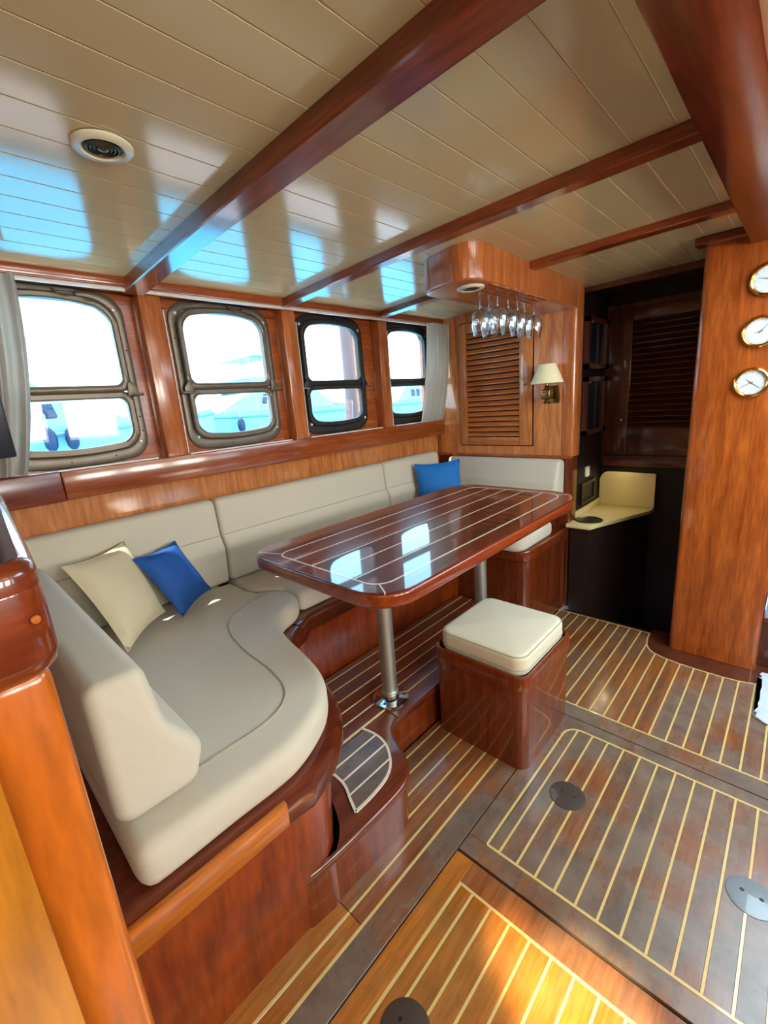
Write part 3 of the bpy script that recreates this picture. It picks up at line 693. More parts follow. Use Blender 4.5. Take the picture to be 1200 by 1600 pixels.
# return seat at the far end
rs = ccw(rpoly([(2.225, 1.055, 0.075), (2.795, 1.055, 0.01), (2.795, 2.06, 0.0), (2.225, 2.06, 0.0)], 6))
build('end_box', prism(bm_(), inset(rs, 0.012), 0.0, 0.50), 'stool', se, smooth=True)
build('end_rim', prism(bm_(), rs, 0.49, 0.562, 0.012, 3), 'stool', se, smooth=True)

def cushion(name, poly, z0, z1, r, label, cat='cushion', mat='fabric', crown=0.008, pipes=(), f=ident, group=None, crownin=0.06):
    c = thing(name, label, cat, tuple(f(sum(p.x for p in poly)/len(poly), sum(p.y for p in poly)/len(poly), z0)), group)
    build('cover', prism(bm_(), poly, z0, z1, r, 5, f=f, crown=crown, crownin=crownin), mat, c, smooth=True)
    for P in pipes:
        bm = bm_(); tube(bm, P[0], P[1], 6, closed=P[2]); build('piping', bm, 'pipe', c, smooth=True)
    return c
Sp = catmull([V2(p) for p in S_out], 4, closed=False)+[V2((0.900, 1.80)), V2((0.900, 1.95))]+rpoly([(0.90, 2.03, 0.045), (0.10, 2.03, 0.045), (0.10, 1.0, 0)], 6)[:-1][:7]+rpoly([(0.90, 2.03, 0.045), (0.10, 2.03, 0.045), (0.10, 1.0, 0)], 6)[7:14]+[V2((0.10, 0.855)), V2((0.103, 0.835)), V2((0.111, 0.820)), V2((0.126, 0.812))]
seam = catmull([Vector((x, y, 0.6605)) for x, y in ((0.20, 0.930), (0.28, 0.932), (0.348, 0.934), (0.449, 0.936), (0.529, 0.965), (0.578, 1.03), (0.601, 1.147), (0.609, 1.309), (0.64, 1.472), (0.70, 1.575), (0.81, 1.637), (0.92, 1.660))], 5, closed=False)
cushion('seat_cushion', ccw(Sp), 0.559, 0.659, 0.032, 'large cream seat cushion with an S-curved edge, at the near end of the settee', crown=0.0, pipes=[(seam, 0.0028, False)])
lc = ccw(rpoly([(1.012, 1.545, 0.03), (2.168, 1.545, 0.03), (2.168, 2.03, 0.03), (0.908, 2.03, 0.03), (0.908, 1.775, 0.03), (1.012, 1.67, 0.05)], 4))
cushion('seat_cushion', lc, 0.559, 0.657, 0.026, 'long cream seat cushion under the window side of the table', crown=0.0)
rc = ccw(rpoly([(2.175, 1.07, 0.08), (2.63, 1.07, 0.06), (2.63, 2.03, 0.04), (2.175, 2.03, 0.04)], 6))
cushion('seat_cushion', rc, 0.562, 0.655, 0.03, 'cream seat cushion on the short return seat beyond the table', crown=0.006)
# back cushions: profile in (y, z), swept along X
BP = ccw(rpoly([(2.062, 0.664, 0.022), (2.062, 1.065, 0.03), (1.972, 1.068, 0.03), (1.955, 0.90, 0.05), (1.925, 0.84, 0.06), (1.94, 0.662, 0.022)], 5))
def backcushion(x0, x1, lab):
    f = lambda u, v, h: (h, u, v)
    c = cushion('back_cushion', BP, x0, x1, 0.02, lab, crown=0.0, f=f)
    bm = bm_(); q = inset(BP, 0.002)
    for xx in (x0+0.012, x1-0.012): 
        pass
    tube(bm, [(x0+0.01, 1.9515, 0.897), (x1-0.01, 1.9515, 0.897)], 0.0022, 5); build('seam', bm, 'pipe', c, smooth=True)
    return c
backcushion(0.10, 0.893, 'cream back cushion nearest the camera, behind the two pillows under the windows')
backcushion(0.899, 2.055, 'longest cream back cushion, in the middle of the settee under the windows')
backcushion(2.061, 2.66, 'short cream back cushion in the far corner, behind the bright blue pillow')
FP = ccw(rpoly([(2.79, 0.662, 0.03), (2.79, 1.017, 0.03), (2.705, 1.02, 0.03), (2.65, 0.88, 0.06), (2.64, 0.662, 0.03)], 5))
cushion('back_cushion', FP, 1.075, 1.918, 0.026, 'cream back cushion against the far bulkhead beneath the louvred door', crown=0.0, f=lambda u, v, h: (u, h, v))
AP = ccw(rpoly([(0.100, 0.665, 0.035), (0.262, 0.665, 0.035), (0.290, 0.75, 0.05), (0.225, 0.84, 0.05), (0.205, 0.985, 0.03), (0.098, 0.985, 0.03)], 6))
cushion('back_cushion', AP, 0.885, 1.90, 0.026, 'cream end cushion standing beside the beige pillow, next to the near counter', crown=0.0, f=lambda u, v, h: (u, h, v))

def pillow(name, A, Bp, C, D, th, mat, label, toward):
    """square throw pillow from its four corners (A top-left, B top-right, C bottom-right, D bottom-left)"""
    A, Bp, C, D = map(Vector, (A, Bp, C, D)); nrm = (Bp-A).cross(D-A).normalized(); ctr = (A+Bp+C+D)/4
    if nrm.dot(Vector(toward)-ctr) < 0: nrm = -nrm
    n = 14; bm = bm_(); F = []; K = []
    rnd = random.Random(len(label))
    ph = [rnd.uniform(0, 6) for _ in range(4)]
    for i in range(n+1):
        rf, rk = [], []
        for j in range(n+1):
            u, v = i/n, j/n
            us, vs = 2*u-1, 2*v-1
            # sides pulled in between the corners
            pu = u+(0.5-u)*0.10*(1-vs*vs)*abs(us)**1.5*1.0; pv = v+(0.5-v)*0.10*(1-us*us)*abs(vs)**1.5
            p = (A*(1-pu)+Bp*pu)*(1-pv)+(D*(1-pu)+C*pu)*pv
            h = th*((1-us**2)*(1-vs**2))**0.42
            w = 0.10*th*math.sin(9*u+ph[0]+3*v)*math.sin(7*v+ph[1])*((1-us**2)*(1-vs**2))**0.3
            rf.append(bm.verts.new(p+nrm*(h+w))); edge = i in (0, n) or j in (0, n)
            rk.append(rf[-1] if edge else bm.verts.new(p-nrm*(h*0.8)))
        F.append(rf); K.append(rk)
    for i in range(n):
        for j in range(n):
            bm.faces.new((F[i][j], F[i+1][j], F[i+1][j+1], F[i][j+1])); bm.faces.new((K[i][j], K[i][j+1], K[i+1][j+1], K[i+1][j]))
    t = thing(name, label, 'pillow', tuple(Vector((ctr.x, ctr.y, min(C.z, D.z)))))
    rim_ = [F[0][j].co.copy() for j in range(n+1)]+[F[i][n].co.copy() for i in range(1, n+1)]+[F[n][j].co.copy() for j in range(n-1, -1, -1)]+[F[i][0].co.copy() for i in range(n-1, 0, -1)]
    build('cover', bm, mat, t, smooth=True)
    bm = bm_(); tube(bm, rim_, 0.0025, 5, closed=True); build('seam', bm, mat, t, smooth=True)
    return t
pillow('throw_pillow', (0.245, 1.80, 0.985), (0.485, 1.945, 0.985), (0.535, 1.80, 0.695), (0.335, 1.60, 0.685), 0.05, 'pbeige', 'large beige square pillow leaning against the near end cushion', (0.6, 1.2, 1.5))
pillow('throw_pillow', (0.475, 1.85, 0.93), (0.665, 1.915, 0.94), (0.765, 1.875, 0.69), (0.57, 1.72, 0.68), 0.042, 'pblue', 'dark blue pillow tipped on one corner beside the beige pillow', (0.6, 1.0, 1.5))
pillow('throw_pillow', (2.32, 1.93, 1.02), (2.56, 1.72, 1.03), (2.53, 1.66, 0.70), (2.26, 1.86, 0.70), 0.05, 'pblue2', 'bright blue pillow in the far corner behind the table', (1.5, 1.0, 1.2))

# ================================================================= TABLE
tb = thing('dining_table', 'long glossy mahogany table with white inlay stripes on two steel pedestals', 'table', (1.55, 1.19, PZ))
TZ = 0.930; KT = (1.45-TZ)/(1.45-0.866)
def tpoly(x0, x1, y0, y1, rs): return ccw([p*KT for p in rpoly([(x0, y0, rs[0]), (x1, y0, rs[1]), (x1, y1, rs[2]), (x0, y1, rs[3])], 8)])
to = tpoly(0.858, 2.525, 0.856, 1.692, (0.15, 0.20, 0.16, 0.13)); ti = tpoly(0.925, 2.455, 0.948, 1.545, (0.07, 0.11, 0.09, 0.06))
build('edge_band', prism(bm_(), to, TZ-0.052, TZ-0.004, 0.010, 3, r0=0.014), 'tedge', tb, smooth=True)
n = len(to); q = n//4
tin = inset(to, 0.004)
cuts = [4, 13, 22, 31]  # joints at the middle of each corner arc
def ringseg(i0, i1):
    bm = bm_(); L = []
    idx = [k % n for k in range(i0, (i1 if i1 > i0 else i1+n)+1)]
    for k in idx:
        a, b = tin[k], ti[k]; d = (b-a).normalized(); a2 = a; b2 = b-d*0.0035
        L.append([(a2.x, a2.y, TZ-0.006), (a2.x, a2.y, TZ-0.001), (a2.x+d.x*0.002, a2.y+d.y*0.002, TZ), (b2.x, b2.y, TZ), (b2.x, b2.y, TZ-0.006)])
    rings(bm, L); return bm
for a, b in zip(cuts, cuts[1:]+cuts[:1]): build('border_board', ringseg(a, b), 'table', tb)
for k in cuts:
    bm = ribbon(bm_(), [tin[k], ti[k]], 0.005, TZ-0.006, TZ+0.0004); build('inlay_strip', bm, 'hollyw', tb)
build('inlay_strip', ribbon(bm_(), ti, 0.007, TZ-0.006, TZ+0.0005, closed=True), 'hollyw', tb)
tys = [v*KT for v in (0.93, 1.072, 1.19, 1.308, 1.428, 1.56)]
til = inset(ti, 0.0035)
for a, b in zip(tys, tys[1:]):
    P = clip(clip(til, 0, 1, b-0.003), 0, -1, -(a+0.003)); build('plank', slab(bm_(), P, TZ-0.006, TZ, 0.0003), 'table', tb)
for a in tys[1:-1]:
    P = clip(clip(til, 0, 1, a+0.003), 0, -1, -(a-0.003)); build('inlay_strip', slab(bm_(), P, TZ-0.006, TZ+0.0004, 0.0002), 'hollyw', tb)
for px_, py_ in ((1.17, 1.185), (1.93, 1.185)):
    ped = build('pedestal', lathe(bm_(), [(0.036, PZ+0.03), (0.036, PZ+0.045), (0.033, PZ+0.048), (0.033, TZ-0.05)], (px_, py_, 0), 'Z', 32), 'steel', tb, smooth=True)
    fl_ = build('flange', lathe(bm_(), [(0.0, PZ), (0.078, PZ), (0.080, PZ+0.004), (0.078, PZ+0.010), (0.060, PZ+0.013), (0.040, PZ+0.016), (0.037, PZ+0.032), (0.0, PZ+0.032)], (px_, py_, 0), 'Z', 36), 'chrome', ped, smooth=True)
    for k in range(6):
        a = k*PI/3+0.3; build('screw', lathe(bm_(), [(0.0, PZ+0.0155), (0.005, PZ+0.015), (0.006, PZ+0.011)], (px_+0.06*math.cos(a), py_+0.06*math.sin(a), 0), 'Z', 10), 'ink', ped, smooth=True)

# ================================================================= STOOL
st = thing('stool', 'square varnished box stool standing on the floor in front of the table', 'stool', (1.555, 0.875, 0))
sb = ccw(rpoly([(1.325, 0.632, 0.055), (1.785, 0.632, 0.055), (1.785, 1.072, 0.055), (1.325, 1.072, 0.055)], 7))
build('box', prism(bm_(), inset(sb, 0.008), 0.0, 0.37, 0.0, 3), 'stool', st, smooth=True)
# raised rim: a band open at the top
bm = bm_(); a_, b_ = sb, inset(sb, 0.022)
secs = [(inset(sb, 0.006), 0.352), (a_, 0.358), (a_, 0.405), (inset(sb, 0.004), 0.414), (inset(sb, 0.011), 0.417), (inset(sb, 0.018), 0.414), (b_, 0.405), (b_, 0.36)]
rings(bm, [[(p.x, p.y, z) for p in P] for P, z in secs], cap=True); build('rim', bm, 'stool', st, smooth=True)
scp = ccw(rpoly([(1.350, 0.656, 0.055), (1.760, 0.656, 0.055), (1.760, 1.048, 0.055), (1.350, 1.048, 0.055)], 7))
pc = [Vector((p.x, p.y, 0.480)) for p in inset(scp, 0.006)]; pc2 = [Vector((p.x, p.y, 0.428)) for p in inset(scp, -0.0015)]
cushion('stool_cushion', scp, 0.395, 0.488, 0.022, 'square off-white piped cushion resting on the box stool', mat='fabricb', crown=0.012, pipes=[(pc, 0.003, True), (pc2, 0.002, True)])

# ================================================================= NEAR COUNTER END (left foreground)
nc = thing('near_counter', 'varnished counter end with a thick rounded dark cap in the left foreground', 'counter', (-0.2, 0.8, 0))
bp_ = ccw([V2(p) for p in rpoly([(0.034, 0.458, 0.02), (0.034, 0.86, 0.005), (-0.6, 0.86, 0.0), (-0.6, 0.458, 0.0)][::-1], 5)])
build('body', prism(bm_(), bp_, 0.0, 1.25), 'body', nc, smooth=True)
box('corner_post', -0.018, 0.036, 0.452, 0.50, 0.0, 1.25, 'corner', nc, 0.012, 3)
capo = ccw(rpoly([(-0.6, 0.375, 0.0), (0.045, 0.438, 0.03), (0.083, 1.00, 0.02), (-0.6, 1.00, 0.0)], 6))
build('cap', prism(bm_(), capo, 1.245, 1.330, 0.006, 3, r0=0.02), 'cap', nc, smooth=True)
ci = inset(capo, 0.030); bm = bm_()
secs = [(capo, 1.325), (capo, 1.337), (inset(capo, 0.003), 1.345), (inset(capo, 0.010), 1.349), (inset(capo, 0.022), 1.346), (inset(capo, 0.030), 1.338), (ci, 1.325)]
R_ = rings(bm, [[(p.x, p.y, z) for p in P] for P, z in secs], cap=False)
for i in range(len(R_[0])): bm.faces.new((R_[-1][i-1], R_[-1][i], R_[0][i], R_[0][i-1]))
build('fiddle_rail', bm, 'cap', nc, smooth=True)
build('top_panel', prism(bm_(), ci, 1.322, 1.333), plain('grey_counter_top', (120, 108, 92), 0.35, coat=0.5), nc)
build('wood_plug', lathe(bm_(), [(0.0, 0.0), (0.0032, 0.0), (0.0036, -0.002)], (0.034, 0.4355, 1.300), 'y', 16), 'board', nc)

# ================================================================= GLASS RACK, GLASSES
gr = thing('glass_rack', 'wooden overhead rack with a rounded end, holding wine glasses under the ceiling', 'rack', (2.2, 1.15, 1.9))
gp = ccw(rpoly([(1.60, 1.0, 0.09), (2.80, 1.03, 0.0), (2.80, 1.29, 0.0), (1.665, 1.30, 0.10)], 9))
build('fascia', prism(bm_(), gp, 1.895, 2.045, 0.0, 3, r0=0.01), 'postz', gr, smooth=True)
for y in (1.022, 1.062, 1.100):
    box('slot_rail', 1.78, 2.36, y-0.016, y-0.009, 1.889, 1.8955, 'postz', gr); box('slot_rail', 1.78, 2.36, y+0.009, y+0.016, 1.889, 1.8955, 'postz', gr)
def vent(x, y, z, r, lab):
    t = thing('round_vent', lab, 'vent', (x, y, z))
    build('ring', lathe(bm_(), [(r*1.0, 0.0), (r*1.0, 0.004), (r*0.93, 0.008), (r*0.72, 0.009), (r*0.66, 0.005), (r*0.64, -0.002)], (x, y, z), 'd', 40), 'ventw', t, smooth=True)
    build('dish', lathe(bm_(), [(r*0.66, 0.002), (r*0.6, 0.001), (0.0, 0.001)], (x, y, z), 'd', 32), 'ventd', t, smooth=True)
    for k, q in enumerate((0.54, 0.42, 0.30)):
        build('louvre_ring', lathe(bm_(), [(r*q, 0.001), (r*(q+0.01), 0.006), (r*(q-0.05), 0.008), (r*(q-0.07), 0.002)], (x, y, z), 'd', 32), 'ventd', t, smooth=True)
    build('hub', lathe(bm_(), [(r*0.2, 0.001), (r*0.19, 0.007), (r*0.1, 0.010), (0.0, 0.0105)], (x, y, z), 'd', 24), 'ventd', t, smooth=True)
vent(0.418, 1.163, zc(1.163)-0.001, 0.060, 'round white rimmed air vent in the cream ceiling')
vent(1.758, 1.095, 1.8945, 0.058, 'small round white rimmed vent under the end of the glass rack')
wg = None
gl = [((1.828, 1.092), 'wine glass hanging nearest the round vent, at the left end of the rack'), ((1.922, 1.102), 'wine glass hanging behind, second from the left end of the rack'), ((1.853, 1.020), 'largest looking wine glass, at the front near the left end of the rack'),
      ((1.943, 1.018), 'wine glass in the middle of the hanging row, fourth from the left'), ((2.043, 1.024), 'wine glass just right of the middle of the hanging row'), ((2.128, 1.032), 'wine glass next to last at the right of the hanging row'), ((2.245, 1.040), 'wine glass hanging apart at the far right end of the rack')]
for (x, y), lab in gl:
    z = 1.893
    if wg is None:
        wg = thing('wine_glass', lab, 'glass', (x, y, z), 'wine glasses hanging from the rack')
        build('foot', lathe(bm_(), [(0.032, 0.0), (0.032, 0.0015), (0.010, 0.005), (0.004, 0.009)], (x, y, z), 'd', 24), 'wine', wg, smooth=True)
        build('stem', lathe(bm_(), [(0.0048, 0.006), (0.0040, 0.03), (0.0042, 0.065), (0.006, 0.078)], (x, y, z), 'd', 12), 'wine', wg, smooth=True)
        build('bowl', lathe(bm_(), [(0.0, 0.076), (0.011, 0.078), (0.027, 0.086), (0.038, 0.102), (0.0395, 0.122), (0.0385, 0.145), (0.0345, 0.168), (0.031, 0.188), (0.0302, 0.188), (0.0335, 0.168), (0.0404, 0.145), (0.0383, 0.122), (0.0365, 0.104), (0.025, 0.089), (0.008, 0.081), (0.0, 0.080)], (x, y, z), 'd', 28), 'wine', wg, smooth=True)
    else: copytree(wg, (x, y, z), lab)

# ================================================================= LOUVRED DOOR, LAMP
ld = thing('louvre_door', 'varnished louvred cupboard door in the far bulkhead', 'door', (2.79, 1.57, 1.09))
box('gap_shade', 2.7975, 2.8005, 1.293, 1.849, 1.093, 1.942, 'black', ld)  # thin black sheet: shade in the gap round the door, done in colour
box('stile', 2.781, 2.801, 1.79, 1.842, 1.10, 1.935, 'wallz', ld, 0.004); box('stile', 2.781, 2.801, 1.30, 1.385, 1.10, 1.935, 'wallz', ld, 0.004)
box('rail', 2.781, 2.801, 1.385, 1.79, 1.10, 1.155, 'louvre', ld, 0.004); box('rail', 2.781, 2.801, 1.385, 1.79, 1.865, 1.935, 'louvre', ld, 0.004)
box('back_board', 2.7985, 2.801, 1.385, 1.79, 1.155, 1.865, 'dark', ld)
slatset(ld, 2.789, 1.385, 1.79, 1.157, 1.865, 20, 'louvre', 0.036)
build('knob', lathe(bm_(), [(0.0, 0.022), (0.008, 0.02), (0.010, 0.014), (0.005, 0.008), (0.005, 0.0)], (2.781, 1.343, 1.493), 'x', 14), 'brass', ld, smooth=True)
la = thing('wall_lamp', 'brass wall lamp with a small cream shade on the far bulkhead', 'lamp', (2.72, 1.165, 1.36))
lx, ly = 2.715, 1.170
bm = lathe(bm_(), [(0.096, 1.488), (0.050, 1.600), (0.048, 1.600), (0.094, 1.489)], (lx, ly, 0), 'Z', 32); build('lamp_shade', bm, 'shade', la, smooth=True)
bm = bm_(); prism(bm, rpoly([(ly-0.045, 1.365, 0.008), (ly+0.03, 1.365, 0.008), (ly+0.035, 1.415, 0.01), (ly+0.025, 1.472, 0.008), (ly-0.04, 1.472, 0.008), (ly-0.05, 1.415, 0.01)], 3), 0, 0.010, 0.003, 2, f=lambda u, v, h: (2.80-h, u, v)); build('back_plate', bm, 'abrass', la, smooth=True)
bm = bm_(); tube(bm, [(2.79, ly, 1.40), (2.76, ly, 1.395), (lx+0.01, ly, 1.40), (lx, ly, 1.41)], 0.007, 8); build('arm', bm, 'abrass', la, smooth=True)
build('base', prism(bm_(), rpoly([(lx-0.028, ly-0.028, 0.006), (lx+0.028, ly-0.028, 0.006), (lx+0.028, ly+0.028, 0.006), (lx-0.028, ly+0.028, 0.006)], 3), 1.395, 1.452, 0.008, 3), 'abrass', la, smooth=True)
build('finial', lathe(bm_(), [(0.0, 1.366), (0.018, 1.368), (0.022, 1.376), (0.012, 1.384), (0.02, 1.396)], (lx, ly, 0), 'Z', 20), 'abrass', la, smooth=True)
build('stem', lathe(bm_(), [(0.020, 1.450), (0.012, 1.458), (0.018, 1.468), (0.010, 1.476), (0.010, 1.53), (0.0, 1.53)], (lx, ly, 0), 'Z', 16), 'abrass', la, smooth=True)
build('switch', lathe(bm_(), [(0.0, 0.042), (0.006, 0.041), (0.006, 0.034), (0.003, 0.032), (0.003, 0.026)], (lx, ly+0.012, 1.437), 'x', 10), 'brass', la, smooth=True)

# ================================================================= GAUGES on the pillar
def gauge(y, z, r, lab, hands, tk):
    g = thing('gauge', lab, 'gauge', (2.62, y, z-r), 'round brass gauges on the pillar')
    x = 2.62
    build('bezel', lathe(bm_(), [(r, 0.0), (r, 0.008), (r*0.96, 0.016), (r*0.88, 0.020), (r*0.80, 0.018), (r*0.76, 0.012)], (x, y, z), 'x', 40), 'brass', g, smooth=True)
    d = build('dial', lathe(bm_(), [(r*0.78, 0.010), (r*0.5, 0.0102), (0.0, 0.0102)], (x, y, z), 'x', 36), 'dial', g)
    bm = bm_()
    for k in range(tk):
        a = 2*PI*k/tk; c, s = math.cos(a), math.sin(a); w = 0.0008; q0, q1 = r*0.66, r*0.72
        P = [(q0, -w), (q1, -w), (q1, w), (q0, w)]
        V = [bm.verts.new((x-0.0108, y+u*c-v*s, z+u*s+v*c)) for u, v in P]; bm.faces.new(V)
    build('tick_marks', bm, 'ink', d)
    for ang, ln in hands:
        bm = bm_(); a = math.radians(ang); c, s = math.cos(a), math.sin(a)
        P = [(-0.010, -0.0012), (ln*r, -0.0004), (ln*r, 0.0004), (-0.010, 0.0012)]
        L = [[(x-h, y-(u*c-v*s), z+u*s+v*c) for u, v in P] for h in (0.0112, 0.0122)]
        rings(bm, L); build('hand', bm, 'ink', d)
    build('hub', lathe(bm_(), [(0.0, 0.0145), (0.003, 0.014), (0.003, 0.0112)], (x, y, z), 'x', 10), 'brass', d)
gauge(0.192, 1.412, 0.066, 'lowest of the three round brass-rimmed gauges on the pillar', [(-155, 0.62), (-38, 0.6), (140, 0.4)], 12)
gauge(0.182, 1.626, 0.068, 'middle one of the three round brass-rimmed gauges on the pillar', [(50, 0.66), (190, 0.3)], 24)
gauge(0.172, 1.833, 0.070, 'topmost round brass-rimmed gauge on the pillar, cut by the photo edge', [(165, 0.6), (85, 0.4)], 12)

# ================================================================= CURTAINS, SCREEN, RUG
def curtain(xt0, xt1, xb0, xb1, xm0, xm1, y, z0, z1, lab, folds=5, amp=0.016):
    bm = bm_(); nu, nv = 48, 18; G = []
    for j in range(nv+1):
        t = j/nv; z = z1+(z0-z1)*t
        a = (1-t)**2*xt0+2*t*(1-t)*xm0+t*t*xb0; b = (1-t)**2*xt1+2*t*(1-t)*xm1+t*t*xb1
        row = []
        for i in range(nu+1):
            u = i/nu; w = math.sin(u*folds*2*PI+0.6*math.sin(3*t))+0.35*math.sin(u*folds*4*PI+1+t)
            row.append(bm.verts.new((a+(b-a)*u, y-0.012+amp*w, z)))
        G.append(row)
    for j in range(nv):
        for i in range(nu): bm.faces.new((G[j][i], G[j][i+1], G[j+1][i+1], G[j+1][i]))
    bmesh.ops.solidify(bm, geom=bm.faces[:], thickness=0.003)
    o = build('curtain', bm, 'curtain', None, smooth=True); return tag(o, lab, 'curtain')
curtain(0.17, 0.348, 0.10, 0.245, 0.13, 0.345, 1.968, 1.300, 1.950, 'grey-beige curtain bunched at the left edge beside the first window', 3, 0.020)
curtain(2.57, 2.785, 2.45, 2.68, 2.57, 2.80, 1.955, 1.296, 1.952, 'grey-beige gathered curtain in the far corner beside the last window', 5, 0.020)
sc_ = thing('wall_screen', 'dark navy flat panel at the left edge in front of the curtain', 'screen', (-0.1, 1.90, 1.365))
box('housing', -0.42, 0.220, 1.885, 1.915, 1.366, 1.78, 'navy', sc_, 0.006); box('bracket', -0.2, 0.0, 1.915, 2.03, 1.45, 1.60, 'bronzed', sc_)
bm = bm_(); pts = []
for k in range(40):
    t = k/40
    pts.append(V2((2.215+0.012*math.sin(k*2.3)+0.40*t, 0.012+0.006*math.sin(k*1.7))))
rp_ = [V2((2.60, -0.60)), V2((2.19, -0.60))]+[V2((2.195+0.008*math.sin(k*2.1), -0.55+0.53*k/24)) for k in range(25)]+[V2((2.215, 0.002))]+pts
prism(bm, ccw(rp_), 0.0008, 0.010, 0.003, 2)
tag(build('rug', bm, 'rug', None, smooth=True), 'pale blue-grey rug with a ragged edge behind the pillar at the right edge', 'rug')

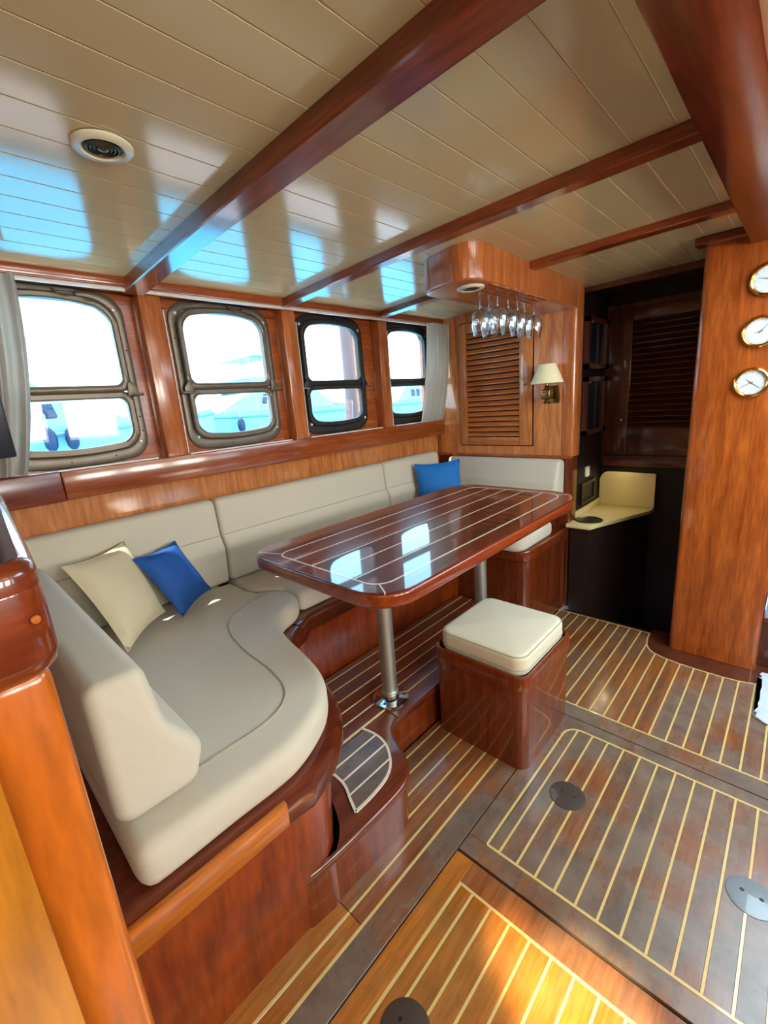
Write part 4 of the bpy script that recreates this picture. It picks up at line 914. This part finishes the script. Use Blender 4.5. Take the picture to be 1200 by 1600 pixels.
# ================================================================= OUTSIDE
sea = build('sea', B(bm_(), -150, 250, 2.9, 330, -1.2, -0.9), 'sea'); struct(sea, 'bright blue harbour water')
sd = thing('side_deck', 'pale side deck and low bulwark outside the windows', 'deck', (2, 2.5, 0.9))
box('deck_boards', -2, 5, 2.16, 2.80, 0.92, 1.00, 'deck', sd); box('bulwark', -2, 5, 2.80, 2.86, 0.6, 1.18, 'deck', sd, 0.01); box('topside', -2, 5, 2.80, 2.9, -0.95, 0.6, 'deck', sd)
def yacht(cx, cy, Ln, lab, bow=1, cab=0.0, fly=True, nwin=6, wz=1.72):
    """motor yacht lying parallel to ours; hull lofted from sections"""
    t = thing('motor_yacht', lab, 'yacht', (cx, cy, -0.9)); bm = bm_(); Ls = []; n = 18
    for i in range(n+1):
        s = i/n; x = cx+bow*(s-0.5)*Ln; w = 1.9*(1-max(0, (s-0.45)/0.55)**2.2)**0.9*(0.92 if s < 0.08 else 1)+0.02; sh = 1.42+0.5*max(0, s-0.4)**1.5; dl = -0.85-0.05*s+0.9*max(0, s-0.8)**1.2
        wb = w*0.82*(1-0.5*max(0, s-0.5))
        Ls.append([(x, cy-w, sh), (x, cy-w*0.99, sh-0.16), (x, cy-w*0.93, 0.4), (x, cy-wb, -0.3), (x, cy-wb*0.6, dl-0.3), (x, cy+wb*0.6, dl-0.3), (x, cy+wb, -0.3), (x, cy+w*0.93, 0.4), (x, cy+w, sh)])
    rings(bm, Ls); build('hull', bm, 'hull', t, smooth=True)
    bm = bm_(); tube(bm, [(cx+bow*(s/n-0.5)*Ln, Ls[s][0][1]-0.03, Ls[s][0][2]-0.14) for s in range(n+1)], 0.045, 6); build('rubbing_strake', bm, 'hullb', t, smooth=True)
    x0, x1 = cx-0.33*Ln, cx+0.20*Ln
    if bow < 0: x0, x1 = cx-0.20*Ln, cx+0.33*Ln
    P = [V2(p) for p in ((x0, 1.40), (x0+0.1*Ln*(1 if bow > 0 else 1.6), 2.28), (x1-0.1*Ln*(1.6 if bow > 0 else 1), 2.28), (x1, 1.40))]
    house = build('cabin', prism(bm_(), ccw(P), cy-1.35, cy+1.35, 0.08, 3, f=lambda u, v, h: (u, h, v)), 'hull', t, smooth=True)
    a0, a1 = x0+0.14*Ln*(1 if bow > 0 else 1.3), x1-0.14*Ln*(1.3 if bow > 0 else 1); wd = (a1-a0)/nwin
    for k in range(nwin):
        xa = a0+wd*k+0.06; xb = a0+wd*(k+1)-0.06
        P = ccw(rpoly([(xa, wz, 0.05), (xb, wz, 0.05), (xb-0.08*bow, wz+0.36, 0.05), (xa-0.08*bow+0.03, wz+0.36, 0.05)], 3))
        build('window', prism(bm_(), P, 0, 0.03, 0.006, 2, f=lambda u, v, h: (u, cy-1.345-h, v)), 'tint', t, smooth=True)
    if fly:
        P = ccw([V2((x0+0.14*Ln, 2.28)), V2((x0+0.17*Ln, 2.75)), V2((x1-0.26*Ln, 2.75)), V2((x1-0.19*Ln, 2.28))]); build('flybridge', prism(bm_(), P, cy-1.1, cy+1.1, 0.06, 3, f=lambda u, v, h: (u, h, v)), 'hull', t, smooth=True)
        bm = bm_(); P = ccw([V2((x0+0.15*Ln, 3.45)), V2((x0+0.2*Ln, 3.56)), V2((x1-0.3*Ln, 3.56)), V2((x1-0.26*Ln, 3.45))]); prism(bm, P, cy-1.0, cy+1.0, 0.02, 2, f=lambda u, v, h: (u, h, v)); build('bimini', bm, 'navyc', t)
        bm = bm_()
        for x in (x0+0.18*Ln, x1-0.30*Ln):
            for s in (-0.95, 0.95): tube(bm, [(x, cy+s, 2.7), (x, cy+s, 3.47)], 0.02, 6)
        build('bimini_frame', bm, 'steel', t)
    bm = bm_(); m = 10; rail = []
    for k in range(m+1):
        s = int(n*0.35+(n*0.62)*k/m); p = Ls[s][0]; rail.append(Vector((p[0], p[1]+0.08, p[2]+0.55)))
    tube(bm, rail, 0.018, 5)
    for p in rail[::2]: tube(bm, [p, p-Vector((0, 0, 0.56))], 0.013, 5)
    build('guard_rail', bm, 'steel', t)
    bm = bm_()
    for s in (0.30, 0.36, 0.55, 0.62):
        x = cx+bow*(s-0.5)*Ln; i = int(s*n); yv = Ls[i][0][1]
        prism(bm, rpoly([(x, 0.62, 0.05), (x+0.34, 0.62, 0.05), (x+0.34, 0.76, 0.05), (x, 0.76, 0.05)], 3), 0, 0.06, 0, f=lambda u, v, h: (u, yv-0.0+0.09-h, v))
    build('portlight', bm, 'tint', t)
    return Ls
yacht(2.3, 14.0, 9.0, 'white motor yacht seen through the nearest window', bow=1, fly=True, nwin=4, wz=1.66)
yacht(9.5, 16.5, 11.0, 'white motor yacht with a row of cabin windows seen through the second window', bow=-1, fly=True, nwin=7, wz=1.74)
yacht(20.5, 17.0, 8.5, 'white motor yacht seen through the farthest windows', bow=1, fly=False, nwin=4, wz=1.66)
def fender(x, y, z, lab):
    t = thing('fender', lab, 'fender', (x, y, z-0.28), 'blue fenders hung along the nearest yacht')
    build('body', lathe(bm_(), [(0.0, -0.27), (0.05, -0.26), (0.115, -0.16), (0.135, 0.0), (0.115, 0.15), (0.05, 0.23), (0.02, 0.27), (0.0, 0.28)], (x, y, z), 'Z', 16), 'fender', t, smooth=True)
    build('rope', tube(bm_(), [(x, y, z+0.27), (x, y+0.05, z+0.55)], 0.012, 5), 'white', t)
fender(2.02, 11.895, 1.20, 'left one of two dark blue fenders hanging on the nearest yacht')
fender(2.42, 11.90, 1.20, 'right one of two dark blue fenders hanging on the nearest yacht')
fender(8.0, 14.45, 1.05, 'single blue fender hanging on the yacht in the second window')
o = build('mast', tube(bm_(), [(4.05, 4.35, -0.9), (4.05, 4.35, 4.6)], 0.10, 12), 'spar', None, smooth=True); tag(o, 'thick dark spar standing upright outside the third window', 'mast')
o = build('boom', tube(bm_(), [(3.15, 3.6, -0.4), (3.80, 4.16, 1.5)], 0.05, 10), 'spar', None, smooth=True); tag(o, 'slanting brown spar outside the third window', 'spar')
bm = bm_(); prev = None; top_ = []
xs_ = [-80+6*k for k in range(60)]
rr_ = random.Random(3); hs = [5+4*math.sin(k*0.23)+2.5*math.sin(k*0.61+1)+rr_.uniform(0, 0.8) for k in range(60)]
rings(bm, [[(x, 200, -1), (x, 200, h*0.5), (x, 206, h), (x, 235, h*0.6), (x, 235, -1)] for x, h in zip(xs_, hs)])
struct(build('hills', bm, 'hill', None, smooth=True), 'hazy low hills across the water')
